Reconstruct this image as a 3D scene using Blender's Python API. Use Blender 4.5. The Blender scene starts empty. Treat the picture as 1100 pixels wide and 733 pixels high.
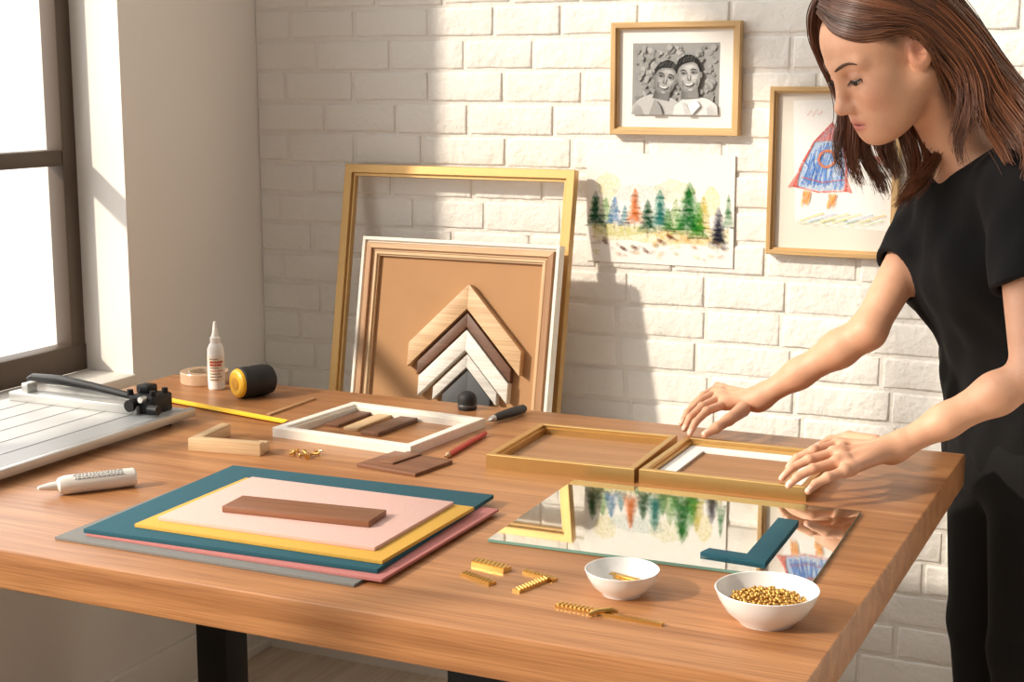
import bpy, bmesh, math, random
import numpy as np
from mathutils import Vector, Matrix
random.seed(7)
C = bpy.context.scene.collection
PI = math.pi
# ------------------------------------------------------------------ camera geometry (metres)
FPX, TH, AZ = 1616.0, math.radians(9.9), math.radians(25)
CZ, TZ, YW, XW = 1.42, 0.80, 3.07, -2.11
ct, st, ca, sa = math.cos(TH), math.sin(TH), math.cos(AZ), math.sin(AZ)
def ray(px, py):
    xc = (px-550)/FPX; yc = (366.5-py)/FPX
    fw = ct+yc*st
    return Vector((xc*ca-fw*sa, xc*sa+fw*ca, yc*ct-st))
def cam(px, py, d): return Vector((0, 0, CZ))+ray(px, py)*d
def pt(px, py, z=TZ):
    r = ray(px, py); return Vector((0, 0, CZ))+r*((z-CZ)/r.z)
def wp(px, py, y=YW):
    r = ray(px, py); return Vector((0, 0, CZ))+r*(y/r.y)
cd = bpy.data.cameras.new('camera'); co = bpy.data.objects.new('camera', cd); C.objects.link(co)
co.location = (0, 0, CZ); co.rotation_euler = (PI/2-TH, 0, AZ)
cd.sensor_width = 36; cd.lens = FPX/1100*36; cd.clip_start = .05
bpy.context.scene.camera = co
# ------------------------------------------------------------------ materials
def lin(c): return tuple(((v/255)/12.92 if v <= 10 else (((v/255)+.055)/1.055)**2.4) for v in c)
_mc = {}
def newmat(name):
    m = bpy.data.materials.new(name); m.use_nodes = True
    nt = m.node_tree; return m, nt, nt.nodes['Principled BSDF']
def M(name, c, rough=.5, metal=0, var=.06, vs=25, bump=0, bs=150, spec=.5, coat=0, wash=0, bd=.004):
    if name in _mc: return _mc[name]
    m, nt, b = newmat(name); N = nt.nodes; L = nt.links
    c = lin(c)
    tc = N.new('ShaderNodeTexCoord'); no = N.new('ShaderNodeTexNoise'); no.inputs['Scale'].default_value = vs; no.inputs['Detail'].default_value = 3
    L.new(tc.outputs['Object'], no.inputs['Vector'])
    mx = N.new('ShaderNodeMix'); mx.data_type = 'RGBA'
    mx.inputs[6].default_value = (*[v*(1-var) for v in c], 1); mx.inputs[7].default_value = (*[min(1, v*(1+var)) for v in c], 1)
    L.new(no.outputs['Fac'], mx.inputs[0]); L.new(mx.outputs[2], b.inputs['Base Color'])
    b.inputs['Roughness'].default_value = rough; b.inputs['Metallic'].default_value = metal
    b.inputs['Specular IOR Level'].default_value = spec; b.inputs['Coat Weight'].default_value = coat
    if wash:      # thin watery pigment: uneven cover
        rp = N.new('ShaderNodeMapRange'); rp.inputs[1].default_value = .32; rp.inputs[2].default_value = .68; rp.inputs[3].default_value = wash*.45; rp.inputs[4].default_value = min(1, wash*1.3)
        L.new(no.outputs['Fac'], rp.inputs[0]); L.new(rp.outputs[0], b.inputs['Alpha'])
    if bump:
        n2 = N.new('ShaderNodeTexNoise'); n2.inputs['Scale'].default_value = bs; n2.inputs['Detail'].default_value = 5; n2.inputs['Roughness'].default_value = .6
        L.new(tc.outputs['Object'], n2.inputs['Vector'])
        bp = N.new('ShaderNodeBump'); bp.inputs['Strength'].default_value = bump; bp.inputs['Distance'].default_value = bd
        L.new(n2.outputs['Fac'], bp.inputs['Height']); L.new(bp.outputs['Normal'], b.inputs['Normal'])
    _mc[name] = m; return m
def wood(name, dark, light, axis=0, rough=.45, sc=1.0, planks=0, contrast=1.0, dist=.5, fine=.6):
    if name in _mc: return _mc[name]
    m, nt, b = newmat(name); N = nt.nodes; L = nt.links
    tc = N.new('ShaderNodeTexCoord')
    def noise(lo, hi, detail, dist=0):
        mp = N.new('ShaderNodeMapping'); s = [hi*sc]*3; s[axis] = lo*sc; mp.inputs['Scale'].default_value = s
        L.new(tc.outputs['Object'], mp.inputs['Vector'])
        n = N.new('ShaderNodeTexNoise'); n.inputs['Scale'].default_value = 1; n.inputs['Detail'].default_value = detail; n.inputs['Distortion'].default_value = dist
        src = mp.outputs[0]
        if planks:
            sp = N.new('ShaderNodeSeparateXYZ'); L.new(tc.outputs['Object'], sp.inputs[0])
            dv = N.new('ShaderNodeMath'); dv.operation = 'DIVIDE'; dv.inputs[1].default_value = planks; L.new(sp.outputs[1 if axis == 0 else 0], dv.inputs[0])
            fl = N.new('ShaderNodeMath'); fl.operation = 'FLOOR'; L.new(dv.outputs[0], fl.inputs[0])
            wn = N.new('ShaderNodeTexWhiteNoise'); wn.noise_dimensions = '1D'; L.new(fl.outputs[0], wn.inputs['W'])
            va = N.new('ShaderNodeVectorMath'); va.operation = 'MULTIPLY_ADD'; va.inputs[1].default_value = (7, 7, 7)
            L.new(wn.outputs['Color'], va.inputs[0]); L.new(mp.outputs[0], va.inputs[2]); src = va.outputs[0]
        L.new(src, n.inputs['Vector']); return n
    a = noise(1.1, 34, 5, dist); f = noise(8, 380, 2)
    rp = N.new('ShaderNodeValToRGB'); r = rp.color_ramp
    dl, ll = lin(dark), lin(light)
    r.elements[0].position = .5-.18*contrast; r.elements[0].color = (*dl, 1); r.elements[1].position = .5+.16*contrast; r.elements[1].color = (*ll, 1)
    L.new(a.outputs['Fac'], rp.inputs[0])
    r2 = N.new('ShaderNodeValToRGB'); r2.color_ramp.elements[0].position = .3; r2.color_ramp.elements[0].color = (.66, .6, .54, 1); r2.color_ramp.elements[1].position = .60
    L.new(f.outputs['Fac'], r2.inputs[0])
    mx = N.new('ShaderNodeMix'); mx.data_type = 'RGBA'; mx.blend_type = 'MULTIPLY'; mx.inputs[0].default_value = fine
    L.new(rp.outputs[0], mx.inputs[6]); L.new(r2.outputs[0], mx.inputs[7]); L.new(mx.outputs[2], b.inputs['Base Color'])
    b.inputs['Roughness'].default_value = rough
    bp = N.new('ShaderNodeBump'); bp.inputs['Strength'].default_value = .12; bp.inputs['Distance'].default_value = .001
    L.new(f.outputs['Fac'], bp.inputs['Height']); L.new(bp.outputs['Normal'], b.inputs['Normal'])
    _mc[name] = m; return m
m_table = wood('table oak', (158, 104, 62), (196, 140, 92), 0, .36, 1, .21, 1.15, .4, .85)
m_oakx = wood('pale oak x', (208, 172, 128), (228, 198, 158), 0, .5); m_oaky = wood('pale oak y', (208, 172, 128), (228, 198, 158), 1, .5)
m_gox = wood('golden oak x', (204, 166, 112), (222, 188, 136), 0, .42); m_goy = wood('golden oak y', (204, 166, 112), (222, 188, 136), 1, .42)
m_walx = wood('walnut x', (108, 68, 46), (148, 100, 72), 0, .5); m_waly = wood('walnut y', (100, 64, 44), (136, 94, 68), 1, .5)
m_ash = wood('whitewashed ash', (224, 217, 207), (243, 239, 232), 0, .5)
m_gold = M('brushed gold', (208, 170, 108), .36, .85, .06, 60)
m_goldp = M('antique gold paint', (206, 166, 106), .4, .5, .06, 40)
m_brass = M('brass', (222, 182, 108), .28, 1, .08, 60)
m_dbrass = M('dull brass', (204, 160, 88), .45, .9, .14, 200)
m_white = M('white paint', (241, 237, 230), .5, 0, .03)
m_cream = wood('cream painted wood', (238, 231, 217), (245, 240, 230), 0, .5, 1, 0, 1, .5, .12)
m_plaster = M('white plaster', (241, 237, 231), .8, 0, .02, 6, .08, 90)
m_black = M('black plastic', (26, 26, 28), .42, 0, .05)
m_blackr = M('black rubber', (28, 27, 27), .65, 0, .05, 30, .2, 300)
m_steel = M('aluminium', (200, 200, 198), .36, .6, .05)
m_bed = M('grey enamel bed', (194, 194, 193), .4, .0, .03)
m_groove = M('dark groove', (124, 123, 122), .6)
m_blackmetal = M('black steel', (24, 24, 26), .45, .4, .05)
m_bronze = M('dark bronze window', (86, 72, 60), .5, .2, .05)
m_brick = M('painted brick', (241, 238, 232), .75, 0, .04, 9, .6, 34, .4, 0, 0, .010)
m_mortar = M('painted mortar', (239, 235, 228), .85, 0, .04, 20, .6, 60, .3, 0, 0, .008)
m_kraft = M('kraft backing', (182, 138, 96), .8, 0, .08, 14, .1, 300)
m_mat = M('white mat board', (242, 239, 234), .8, 0, .02)
m_ceramic = M('white ceramic', (242, 241, 239), .18, 0, .01, 10, 0, 1, .5, .3)
# ------------------------------------------------------------------ builders
def props(o, label=None, cat=None, group=None, kind=None):
    if label: o['label'] = label
    if cat: o['category'] = cat
    if group: o['group'] = group
    if kind: o['kind'] = kind
    return o
def thing(name, label, cat, loc, rz=0, group=None, rot=None):
    o = bpy.data.objects.new(name, None); C.objects.link(o); o.empty_display_size = .05
    o.location = loc; o.rotation_euler = rot if rot else (0, 0, rz)
    return props(o, label, cat, group)
def finish(me, name, mats, parent, sharp=25):
    if not isinstance(mats, (list, tuple)): mats = [mats]
    for m in mats: me.materials.append(m)
    me.shade_smooth(); me.set_sharp_from_angle(angle=math.radians(sharp))
    o = bpy.data.objects.new(name, me); C.objects.link(o)
    if parent: o.parent = parent
    return o
class MB:
    def __init__(s): s.bm = bmesh.new(); s.mi = 0
    def _mark(s, f0):
        for f in list(s.bm.faces)[f0:]: f.material_index = s.mi
    def box(s, c, sz, R=None, bev=0, seg=2):
        f0 = len(s.bm.faces)
        mt = Matrix.Translation(Vector(c)) @ (R.to_4x4() if R else Matrix.Identity(4)) @ Matrix.Diagonal((*sz, 1))
        r = bmesh.ops.create_cube(s.bm, size=1, matrix=mt)
        if bev:
            es = {e for v in r['verts'] for e in v.link_edges}
            bmesh.ops.bevel(s.bm, geom=list(es), offset=bev, segments=seg, affect='EDGES', profile=.5, clamp_overlap=True)
        s._mark(f0); return s
    def cyl(s, a, b, r1, r2=None, seg=24):
        f0 = len(s.bm.faces); a = Vector(a); b = Vector(b); d = b-a
        q = Vector((0, 0, 1)).rotation_difference(d.normalized()).to_matrix().to_4x4()
        bmesh.ops.create_cone(s.bm, cap_ends=True, segments=seg, radius1=r1, radius2=r1 if r2 is None else r2, depth=d.length, matrix=Matrix.Translation((a+b)/2) @ q)
        s._mark(f0); return s
    def sph(s, c, r, R=None, u=20, v=12):
        f0 = len(s.bm.faces)
        if not isinstance(r, (tuple, list)): r = (r, r, r)
        bmesh.ops.create_uvsphere(s.bm, u_segments=u, v_segments=v, radius=1, matrix=Matrix.Translation(Vector(c)) @ (R.to_4x4() if R else Matrix.Identity(4)) @ Matrix.Diagonal((*r, 1)))
        s._mark(f0); return s
    def lathe(s, prof, seg=40, mtx=None, closed=False):
        f0 = len(s.bm.faces); mtx = mtx or Matrix.Identity(4); rings = []
        for r, z in prof:
            rings.append([s.bm.verts.new(mtx @ Vector((r*math.cos(2*PI*i/seg), r*math.sin(2*PI*i/seg), z))) for i in range(seg)] if r > 1e-6 else [s.bm.verts.new(mtx @ Vector((0, 0, z)))])
        prs = list(zip(rings[:-1], rings[1:]))+([(rings[-1], rings[0])] if closed else [])
        for A, B in prs:
            for i in range(seg):
                j = (i+1) % seg
                if len(A) == 1 and len(B) == 1: continue
                if len(A) == 1: s.bm.faces.new((A[0], B[j], B[i]))
                elif len(B) == 1: s.bm.faces.new((A[i], A[j], B[0]))
                else: s.bm.faces.new((A[i], A[j], B[j], B[i]))
        s._mark(f0); return s
    def prism(s, poly, h, mtx=None, z0=0, bev=0):
        f0 = len(s.bm.faces); mtx = mtx or Matrix.Identity(4)
        lo = [s.bm.verts.new(mtx @ Vector((x, y, z0))) for x, y in poly]; hi = [s.bm.verts.new(mtx @ Vector((x, y, z0+h))) for x, y in poly]
        n = len(poly); s.bm.faces.new(list(reversed(lo))); s.bm.faces.new(hi)
        for i in range(n): s.bm.faces.new((lo[i], lo[(i+1) % n], hi[(i+1) % n], hi[i]))
        if bev:
            es = {e for v in lo+hi for e in v.link_edges}
            bmesh.ops.bevel(s.bm, geom=list(es), offset=bev, segments=2, affect='EDGES', profile=.5, clamp_overlap=True)
        s._mark(f0); return s
    def tube(s, pts, rad, seg=8, flat=1.0):
        f0 = len(s.bm.faces); pts = [Vector(p) for p in pts]; n = len(pts)
        if not isinstance(rad, (list, tuple)): rad = [rad]*n
        rings = []; up = Vector((.123, .345, .93))
        for i, p in enumerate(pts):
            t = (pts[min(i+1, n-1)]-pts[max(i-1, 0)]).normalized()
            x = up.cross(t).normalized(); y = t.cross(x); up = y
            rings.append([s.bm.verts.new(p+(x*math.cos(2*PI*k/seg)+y*math.sin(2*PI*k/seg)*flat)*rad[i]) for k in range(seg)])
        for A, B in zip(rings[:-1], rings[1:]):
            for k in range(seg): s.bm.faces.new((A[k], A[(k+1) % seg], B[(k+1) % seg], B[k]))
        s.bm.faces.new(list(reversed(rings[0]))); s.bm.faces.new(rings[-1])
        s._mark(f0); return s
    def build(s, name, mats, parent=None, sharp=25):
        bmesh.ops.recalc_face_normals(s.bm, faces=s.bm.faces)
        me = bpy.data.meshes.new(name); s.bm.to_mesh(me); s.bm.free()
        return finish(me, name, mats, parent, sharp)
def RZ(a): return Matrix.Rotation(a, 3, 'Z')
def fit(nl, nr, fr, fl, z):
    a, b, c, d = [pt(*q, z) for q in (nl, nr, fr, fl)]
    u = ((b-a)+(c-d))/2; v = ((d-a)+(c-b))/2
    y1 = math.atan2(u.y, u.x); y2 = math.atan2(-v.x, v.y)
    return (a+b+c+d)/4, u.length, v.length, (y1+y2)/2
def rails(parent, W, H, prof, mx, my, cy=0, name='rail'):
    for k in range(4):
        bm = bmesh.new(); A = []; B = []
        for s_, z in prof:
            hw, hh = W/2-s_, H/2-s_
            q = [(-hw, -hh), (hw, -hh), (hw, hh), (-hw, hh)]
            a, b = q[k], q[(k+1) % 4]
            A.append(bm.verts.new((a[0], a[1]+cy, z))); B.append(bm.verts.new((b[0], b[1]+cy, z)))
        n = len(prof)
        for i in range(n): bm.faces.new((A[i], A[(i+1) % n], B[(i+1) % n], B[i]))
        bm.faces.new(A); bm.faces.new(B)
        bmesh.ops.recalc_face_normals(bm, faces=bm.faces)
        me = bpy.data.meshes.new(name); bm.to_mesh(me); bm.free()
        finish(me, name, mx if k % 2 == 0 else my, parent, 25)
def profile(b, t, lip=.006, drop=.006):   # outer edge -> inner edge, with an inner step
    e = .0012
    return [(0, 0), (0, t-e), (e, t), (b-lip-e, t), (b-lip, t-e), (b-lip, t-drop), (b, t-drop), (b, 0)]
# ------------------------------------------------------------------ the room
def struct(o): o['kind'] = 'structure'; return o
m = MB(); m.box((0, .8, -.02), (4.7, 4.8, .04)); struct(m.build('floor', wood('floor boards', (214, 198, 176), (232, 218, 198), 1, .5, 1, .16)))
m = MB(); m.box((-.1, YW+.0640, 1.375), (4.5, .12, 2.75)); m.mi = 1
bw, bh, mo = .178, .0635, .0085
row = 0; z = .005
while z < 2.72:
    x = XW+.002 - (bw+mo)*(.5 if row % 2 else 0)-random.uniform(0, .03)
    hj = random.uniform(-.003, .003)
    while x < 2.1:
        w_ = bw+random.uniform(-.026, .026)
        x0, x1 = max(x, XW+.001), min(x+w_, 2.1)
        if x1-x0 > .02:
            # each brick: a slightly lumpy slab with worn, uneven edges
            f0 = len(m.bm.faces)
            nx = 7; cx_, cz_ = (x0+x1)/2, z+bh/2+hj*.4; hx, hz_ = (x1-x0)/2, (bh+random.uniform(-.004, .003))/2
            tilt, yo = random.uniform(-.012, .012), YW+.0005+random.uniform(-.0010, .0010)
            rings = []
            for ins, dy in ((0, .012), (.0006, .0026), (.0022, .0006), (.0055, 0)):
                top, bot = [], []
                for i in range(nx):
                    f = -1+2*i/(nx-1)
                    jt = 0 if ins == .0055 else random.uniform(-.0011, .0011)
                    top.append((cx_+f*(hx-ins), dy, cz_+hz_-ins+jt)); bot.append((cx_+f*(hx-ins), dy, cz_-hz_+ins+jt))
                rings.append(top+bot[::-1])
            vr = [[m.bm.verts.new((px_, yo+dy+tilt*(pz_-cz_)+random.uniform(-.0004, .0004), pz_)) for px_, dy, pz_ in rg] for rg in rings]
            for A, B in zip(vr[:-1], vr[1:]):
                for i in range(len(A)): m.bm.faces.new((A[i], A[(i+1) % len(A)], B[(i+1) % len(A)], B[i]))
            Lr = vr[-1]
            for i in range(nx-1): m.bm.faces.new((Lr[i], Lr[i+1], Lr[2*nx-2-i], Lr[2*nx-1-i]))
            m._mark(f0)
        x += w_+mo+random.uniform(-.002, .002)
    z += bh+mo+hj*.3; row += 1
struct(m.build('wall_back', [m_mortar, m_brick], None, 60))
# left wall with the window opening
WY0, WY1, WZ0, WZ1, RX = -1.1, 2.57, .785, 2.62, XW-.13
m = MB()
m.box((XW-.125, (-1.6+YW)/2+.06, WZ0/2-.01), (.25, YW+1.6+.12, WZ0-.02)); m.box((XW-.125, (-1.6+YW)/2+.06, (WZ1+2.75)/2), (.25, YW+1.6+.12, 2.75-WZ1))
m.box((XW-.125, (WY1+YW+.12)/2, (WZ0+WZ1)/2-.01), (.25, YW+.12-WY1, WZ1-WZ0+.02)); m.box((XW-.125, (-1.6+WY0)/2, (WZ0+WZ1)/2-.01), (.25, WY0+1.6, WZ1-WZ0+.02))
struct(m.build('wall_left', m_plaster))
m = MB(); m.box((XW-.06, (WY0+WY1)/2, WZ0-.01), (.14, WY1-WY0, .02), None, .003); struct(m.build('trim_1', m_white))
m = MB(); m.box((XW+.008, (-1.6+YW)/2, .065), (.016, YW+1.6, .13), None, .003); m.box((XW+.012, (-1.6+YW)/2, .012), (.024, YW+1.6, .024), None, .003); struct(m.build('baseboard_left', m_white))
win = bpy.data.objects.new('window_1', None); C.objects.link(win); win.location = (RX, (WY0+WY1)/2, WZ0); win['kind'] = 'structure'
hw = (WY1-WY0)/2; hz = WZ1-WZ0
m = MB()
m.box((-.02, 0, .03), (.05, 2*hw, .06), None, .004); m.box((-.02, 0, hz-.03), (.05, 2*hw, .06), None, .004)
for y in (-hw+.022, hw-.022): m.box((-.02, y, hz/2), (.045, .044, hz), None, .004)
m.build('window_frame', m_bronze, win)
for y in (-hw/3, hw/3): MB().box((-.02, y, hz/2), (.045, .04, hz-.12), None, .004).build('mullion', m_bronze, win)
MB().box((-.02, 0, .468), (.045, 2*hw-.09, .034), None, .004).build('glazing_bar', m_bronze, win)
# a plain ledge behind the table that carries the leaning frames
LZ = .62
m = MB(); m.box((-1.53, YW-.13, LZ-.015), (1.14, .26, .03), None, .003); m.box((-1.53, YW-.02, (LZ-.03)/2), (1.14, .04, LZ-.03)); struct(m.build('trim_2', m_white))
# ------------------------------------------------------------------ table
TX0, TX1, TY0, TY1, TT = -1.98, -.347, 1.462, 2.545, .056
tb = thing('work_table', 'large oak topped work table on black steel legs in the middle of the room', 'table', ((TX0+TX1)/2, (TY0+TY1)/2, 0))
MB().box((0, 0, TZ-TT/2), (TX1-TX0, TY1-TY0, TT), None, .004, 3).build('tabletop', m_table, tb)
for x, y in ((-.62, .41), (-.62, -.36), (.36, .41), (.36, -.36)):
    MB().box((x, y, (TZ-TT)/2), (.075, .075, TZ-TT), None, .004).build('leg', m_blackmetal, tb)
# ------------------------------------------------------------------ paper cutter
cx, cy = -1.85, 1.85
pc = thing('paper_cutter', 'grey metal guillotine paper cutter with black lever arm at the left end of the table', 'paper cutter', (cx, cy, TZ))
m = MB(); m.box((-.02, 0, .0150), (.36, .70, .012)); m.mi = 1
for k in range(1, 6): m.box((-.2+k*.0606, 0, .0211), (.0022, .695, .0006))
m.build('bed', [m_bed, m_groove], pc)
MB().box((.173, 0, .0155), (.014, .71, .015), None, .0012).build('side_rail', m_steel, pc)
for x, y in ((-.1, .3), (.15, .3), (-.1, -.3), (.15, -.3)): MB().cyl((x, y, 0), (x, y, .009), .014).build('foot', m_blackr, pc)
m = MB(); m.box((-.035, .285, .0295), (.30, .036, .017), None, .0015); m.box((-.15, .285, .046), (.016, .026, .02), None, .002); m.build('clamp_bar', m_steel, pc)
ar = MB(); ar.tube([(-.205, .345, .046), (-.19, .344, .050), (-.12, .34, .052), (-.04, .335, .048), (.06, .325, .040), (.10, .32, .036)], [.008, .014, .0155, .0125, .010, .009], 16, .62)
arm = ar.build('lever_arm', m_black, pc)
MB().box((-.03, .352, .027), (.28, .004, .02)).build('blade', m_steel, arm)
m = MB(); m.box((.118, .305, .038), (.054, .058, .034), None, .004); m.box((.102, .315, .061), (.028, .028, .015), None, .003)
for dx, dy in ((.135, .290), (.135, .325), (.088, .285)): m.cyl((dx, dy, .052), (dx, dy, .063), .0065, .0055, 18)
m.cyl((.104, .260, .038), (.104, .277, .038), .011, None, 20); m.cyl((.144, .268, .034), (.164, .268, .034), .009, None, 20)
m.build('hinge_block', m_blackmetal, pc)
MB().cyl((.128, .276, .051), (.128, .262, .051), .0055, None, 18).build('screw_head', m_steel, pc)
# ------------------------------------------------------------------ glue tube, bottle, tape roll
a, b = pt(146, 522), pt(40, 535); ang = math.atan2((b-a).y, (b-a).x); ln = (b-a).length
gl = thing('glue_tube', 'white plastic glue tube lying on its side in front of the cutter', 'glue', ((a+b)/2), ang)
XR = Matrix.Translation((-ln/2, 0, .0145)) @ Matrix.Rotation(PI/2, 4, 'Y')
MB().lathe([(0, 0), (.012, 0), (.014, .003), (.0145, .02), (.0145, ln*.72), (.012, ln*.78), (.008, ln*.8), (0, ln*.8)], 28, XR).build('body', m_white, gl)
MB().lathe([(0, ln*.8), (.007, ln*.8), (.0065, ln*.86), (.003, ln*.98), (0, ln)], 20, XR).build('nozzle', m_white, gl)
m = MB()
random.seed(5)
for r_ in range(4):
    th = .75+r_*.24; x = -ln/2+.02
    while x < -ln/2+ln*.62:
        w = random.uniform(.002, .006)
        m.box((x+w/2, math.cos(th)*.0146, .0145+math.sin(th)*.0146), (w, .0008, .0010 if r_ else .0018), Matrix.Rotation(th-PI/2, 3, 'X')); x += w+.0016
m.build('printed_lettering', M('grey print', (120, 122, 128), .6), gl)
p = pt(233, 418)
bo = thing('glue_bottle', 'white glue bottle with pointed nozzle standing beside the tape roll', 'glue bottle', p)
MB().lathe([(0, 0), (.015, 0), (.0168, .003), (.0168, .082), (.013, .092), (.010, .095), (0, .095)], 30).build('body', m_white, bo)
MB().lathe([(.0171, .018), (.0171, .070), (.0168, .070), (.0168, .018)], 30, None, True).build('label_band', M('cream label', (240, 228, 210), .6), bo)
m = MB()
for k in range(8):
    w = [.9, 1.2, 1.0, 1.3, .8, 1.1, 1.3, .9][k]; big = k in (5, 6)
    m.mi = 0 if (big or k == 3) else 1
    t = -1.65
    while t < -1.65+w*1.15:
        m.box((.0172*math.cos(t), .0172*math.sin(t), .022+k*.0060), (.0012, .0026, .0042 if big else .0016), RZ(t)); t += .21
m.build('printed_lettering', [M('red orange print', (196, 78, 40), .6), M('brown print', (110, 84, 70), .6)], bo)
MB().lathe([(0, .095), (.0105, .095), (.0105, .106), (.008, .108), (.006, .115), (.0025, .138), (0, .139)], 24).build('nozzle', m_white, bo)
p = pt(220, 410.5)
tr = thing('tape_roll', 'roll of tan packing tape lying flat behind the white glue bottle', 'tape', p)
MB().lathe([(.034, 0), (.049, 0), (.050, .002), (.050, .022), (.049, .024), (.034, .024)], 48, None, True).build('tape', M('tan tape', (200, 168, 138), .25, 0, .08, 90, 0, 1, .5, .4), tr)
MB().lathe([(.031, .0005), (.0338, .0005), (.0338, .0235), (.031, .0235)], 48, None, True).build('core', M('cardboard core', (212, 198, 176), .8), tr)
# tape measure
p = pt(273, 426)
tm = thing('tape_measure', 'yellow and black round tape measure lying on its rim at the back of the table', 'tape measure', p, math.radians(66))
XM = Matrix.Translation((-.042, 0, .031)) @ Matrix.Rotation(PI/2, 4, 'Y')
MB().lathe([(0, .008), (.028, .008), (.031, .012), (.031, .03), (.030, .036), (.031, .042), (.031, .066), (.028, .078), (.021, .083), (0, .084)], 40, XM).build('case', m_blackr, tm)
MB().lathe([(0, 0), (.022, 0), (.027, .003), (.029, .008), (.027, .012), (0, .012)], 40, XM).build('face', M('yellow plastic', (236, 180, 44), .4), tm)
MB().lathe([(0, -.001), (.012, -.001), (.013, .001), (0, .001)], 28, XM).build('hub', M('orange plastic', (210, 150, 40), .5), tm)
a, b = pt(177, 431), pt(304, 455); d = b-a; ang = math.atan2(d.y, d.x); ln = d.length
m = MB()
hw2 = .012; sec = [(-hw2, .004), (-hw2*.5, .0012), (0, .0003), (hw2*.5, .0012), (hw2, .004)]
va = [[m.bm.verts.new((sx*ln/2, y, zc+dz)) for y, zc in sec] for sx in (-1, 1) for dz in (0, .0006)]
for q0, q1 in ((0, 2), (1, 3)):
    for i in range(4): m.bm.faces.new((va[q0][i], va[q0][i+1], va[q1][i+1], va[q1][i]))
for i in (0, 4): m.bm.faces.new((va[0][i], va[1][i], va[3][i], va[2][i]))
m.mi = 1
for i in range(int(ln/.008)):
    L_ = .009 if i % 5 == 0 else .0045
    m.box((-ln/2+.004+i*.008, -hw2+.0008+L_/2, .0040-.20*L_), (.0010, L_, .0004), Matrix.Rotation(-.42, 3, 'X'))
o = m.build('measuring_tape_blade', [M('yellow tape blade', (246, 198, 48), .4), m_black]); o.location = (a+b)/2; o.rotation_euler = (0, 0, ang)
props(o, 'yellow measuring tape blade stretched flat between cutter hinge and white frame', 'measuring tape')
def stick(name, label, cat, p0, p1, w, t, mt, z=TZ, group=None, bev=.0008):
    a, b = pt(*p0, z), pt(*p1, z); d = b-a; ln = d.length
    m = MB(); m.box((0, 0, t/2), (ln, w, t), None, bev)
    o = m.build(name, mt); o.location = (a+b)/2; o.rotation_euler = (0, 0, math.atan2(d.y, d.x)); return props(o, label, cat, group)
stick('wood_strip', 'thin light brown wood strip lying between tape measure and white frame', 'wood strip', (288, 447), (338, 429), .008, .004, wood('tan x', (182, 140, 98), (204, 162, 118), 0))
# small raw wood corner
c, W, H, yw = fit((211, 486), (284, 490), (301, 477), (238, 463), TZ)
wc = thing('wood_corner_piece', 'small three-sided piece of raw pale wood moulding near the cutter', 'moulding', c, yw)
MB().box((0, -H/2+.009, .011), (W, .018, .022), None, .001).build('long_side', m_oakx, wc)
MB().box((-W/2+.009, .009, .011), (.018, H-.018, .022), None, .001).build('short_side', m_oaky, wc)
MB().box((W/2-.010, -H/2+.028, .009), (.018, .02, .018), None, .001).build('end_block', m_oaky, wc)
# white frame lying on table
c, W, H, yw = fit((301, 459), (439, 481), (518, 450), (377, 430), TZ+.017)
c.z = TZ
wf = thing('picture_frame', 'empty white wooden frame lying flat beside the measuring tape', 'frame', c, yw)
rails(wf, W, H, profile(.021, .017, .004, .005), m_cream, m_cream)
def flat_strip(name, label, cat, nl, nr, fr, fl, z, t, mt, group=None, bev=.0006):
    c, W, H, yw = fit(nl, nr, fr, fl, z+t)
    m = MB(); m.box((0, 0, t/2), (W, H, t), None, bev); o = m.build(name, mt); o.location = (c.x, c.y, z); o.rotation_euler = (0, 0, yw); return props(o, label, cat, group)
flat_strip('wood_strip', 'walnut strip lying inside the white frame at its right', 'wood strip', (394, 463), (411, 466), (442, 449), (426, 446), TZ, .008, m_waly)
flat_strip('wood_strip', 'walnut strip lying inside the white frame at its left', 'wood strip', (354, 455), (368, 457), (401, 440), (388, 438), TZ, .006, m_waly)
flat_strip('wood_strip', 'pale oak strip lying inside the white frame between the walnut strips', 'wood strip', (374, 459), (388, 461), (420, 444), (407, 442), TZ, .006, m_oaky)
# walnut offcuts
flat_strip('walnut_offcut', 'dark walnut offcut on the table right of the small brass screws', 'wood offcut', (388, 497), (446, 511), (482, 494), (424, 484), TZ, .006, m_walx)
flat_strip('walnut_offcut', 'thin walnut slat laid on top of the dark walnut offcut', 'wood offcut', (410, 495), (424, 498), (450, 487), (437, 484), TZ+.0062, .003, wood('mid walnut y', (124, 82, 56), (158, 112, 82), 1, .5))
# pencil, knife, black block
a, b = pt(477, 492, TZ+.004), pt(521, 466, TZ+.004); d = b-a; ln = d.length
pn = thing('pencil', 'red pencil lying beside the black knife', 'pencil', (a.x, a.y, TZ), math.atan2(d.y, d.x))
PX = Matrix.Translation((0, 0, .0047)) @ Matrix.Rotation(PI/2, 4, 'Y')
MB().lathe([(0, .016), (.0047, .018), (.0047, ln), (0, ln)], 6, PX).build('barrel', M('red lacquer', (196, 50, 38), .35), pn)
MB().lathe([(0, .004), (.0012, .005), (.0047, .018), (0, .018)], 12, PX).build('sharpened_end', m_oakx, pn)
MB().lathe([(0, 0), (.0013, .0052), (0, .0052)], 8, PX).build('lead', m_black, pn)
a, b = pt(517, 459, TZ), pt(564, 444, TZ); d = b-a; ln = d.length
kn = thing('craft_knife', 'black handled craft knife behind the red pencil', 'knife', a, math.atan2(d.y, d.x))
MB().tube([(ln*.28, 0, .009), (ln*.4, 0, .0095), (ln*.7, 0, .010), (ln*.95, 0, .0095), (ln, 0, .009)], [.006, .008, .009, .0085, .005], 18).build('handle', m_black, kn)
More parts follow.
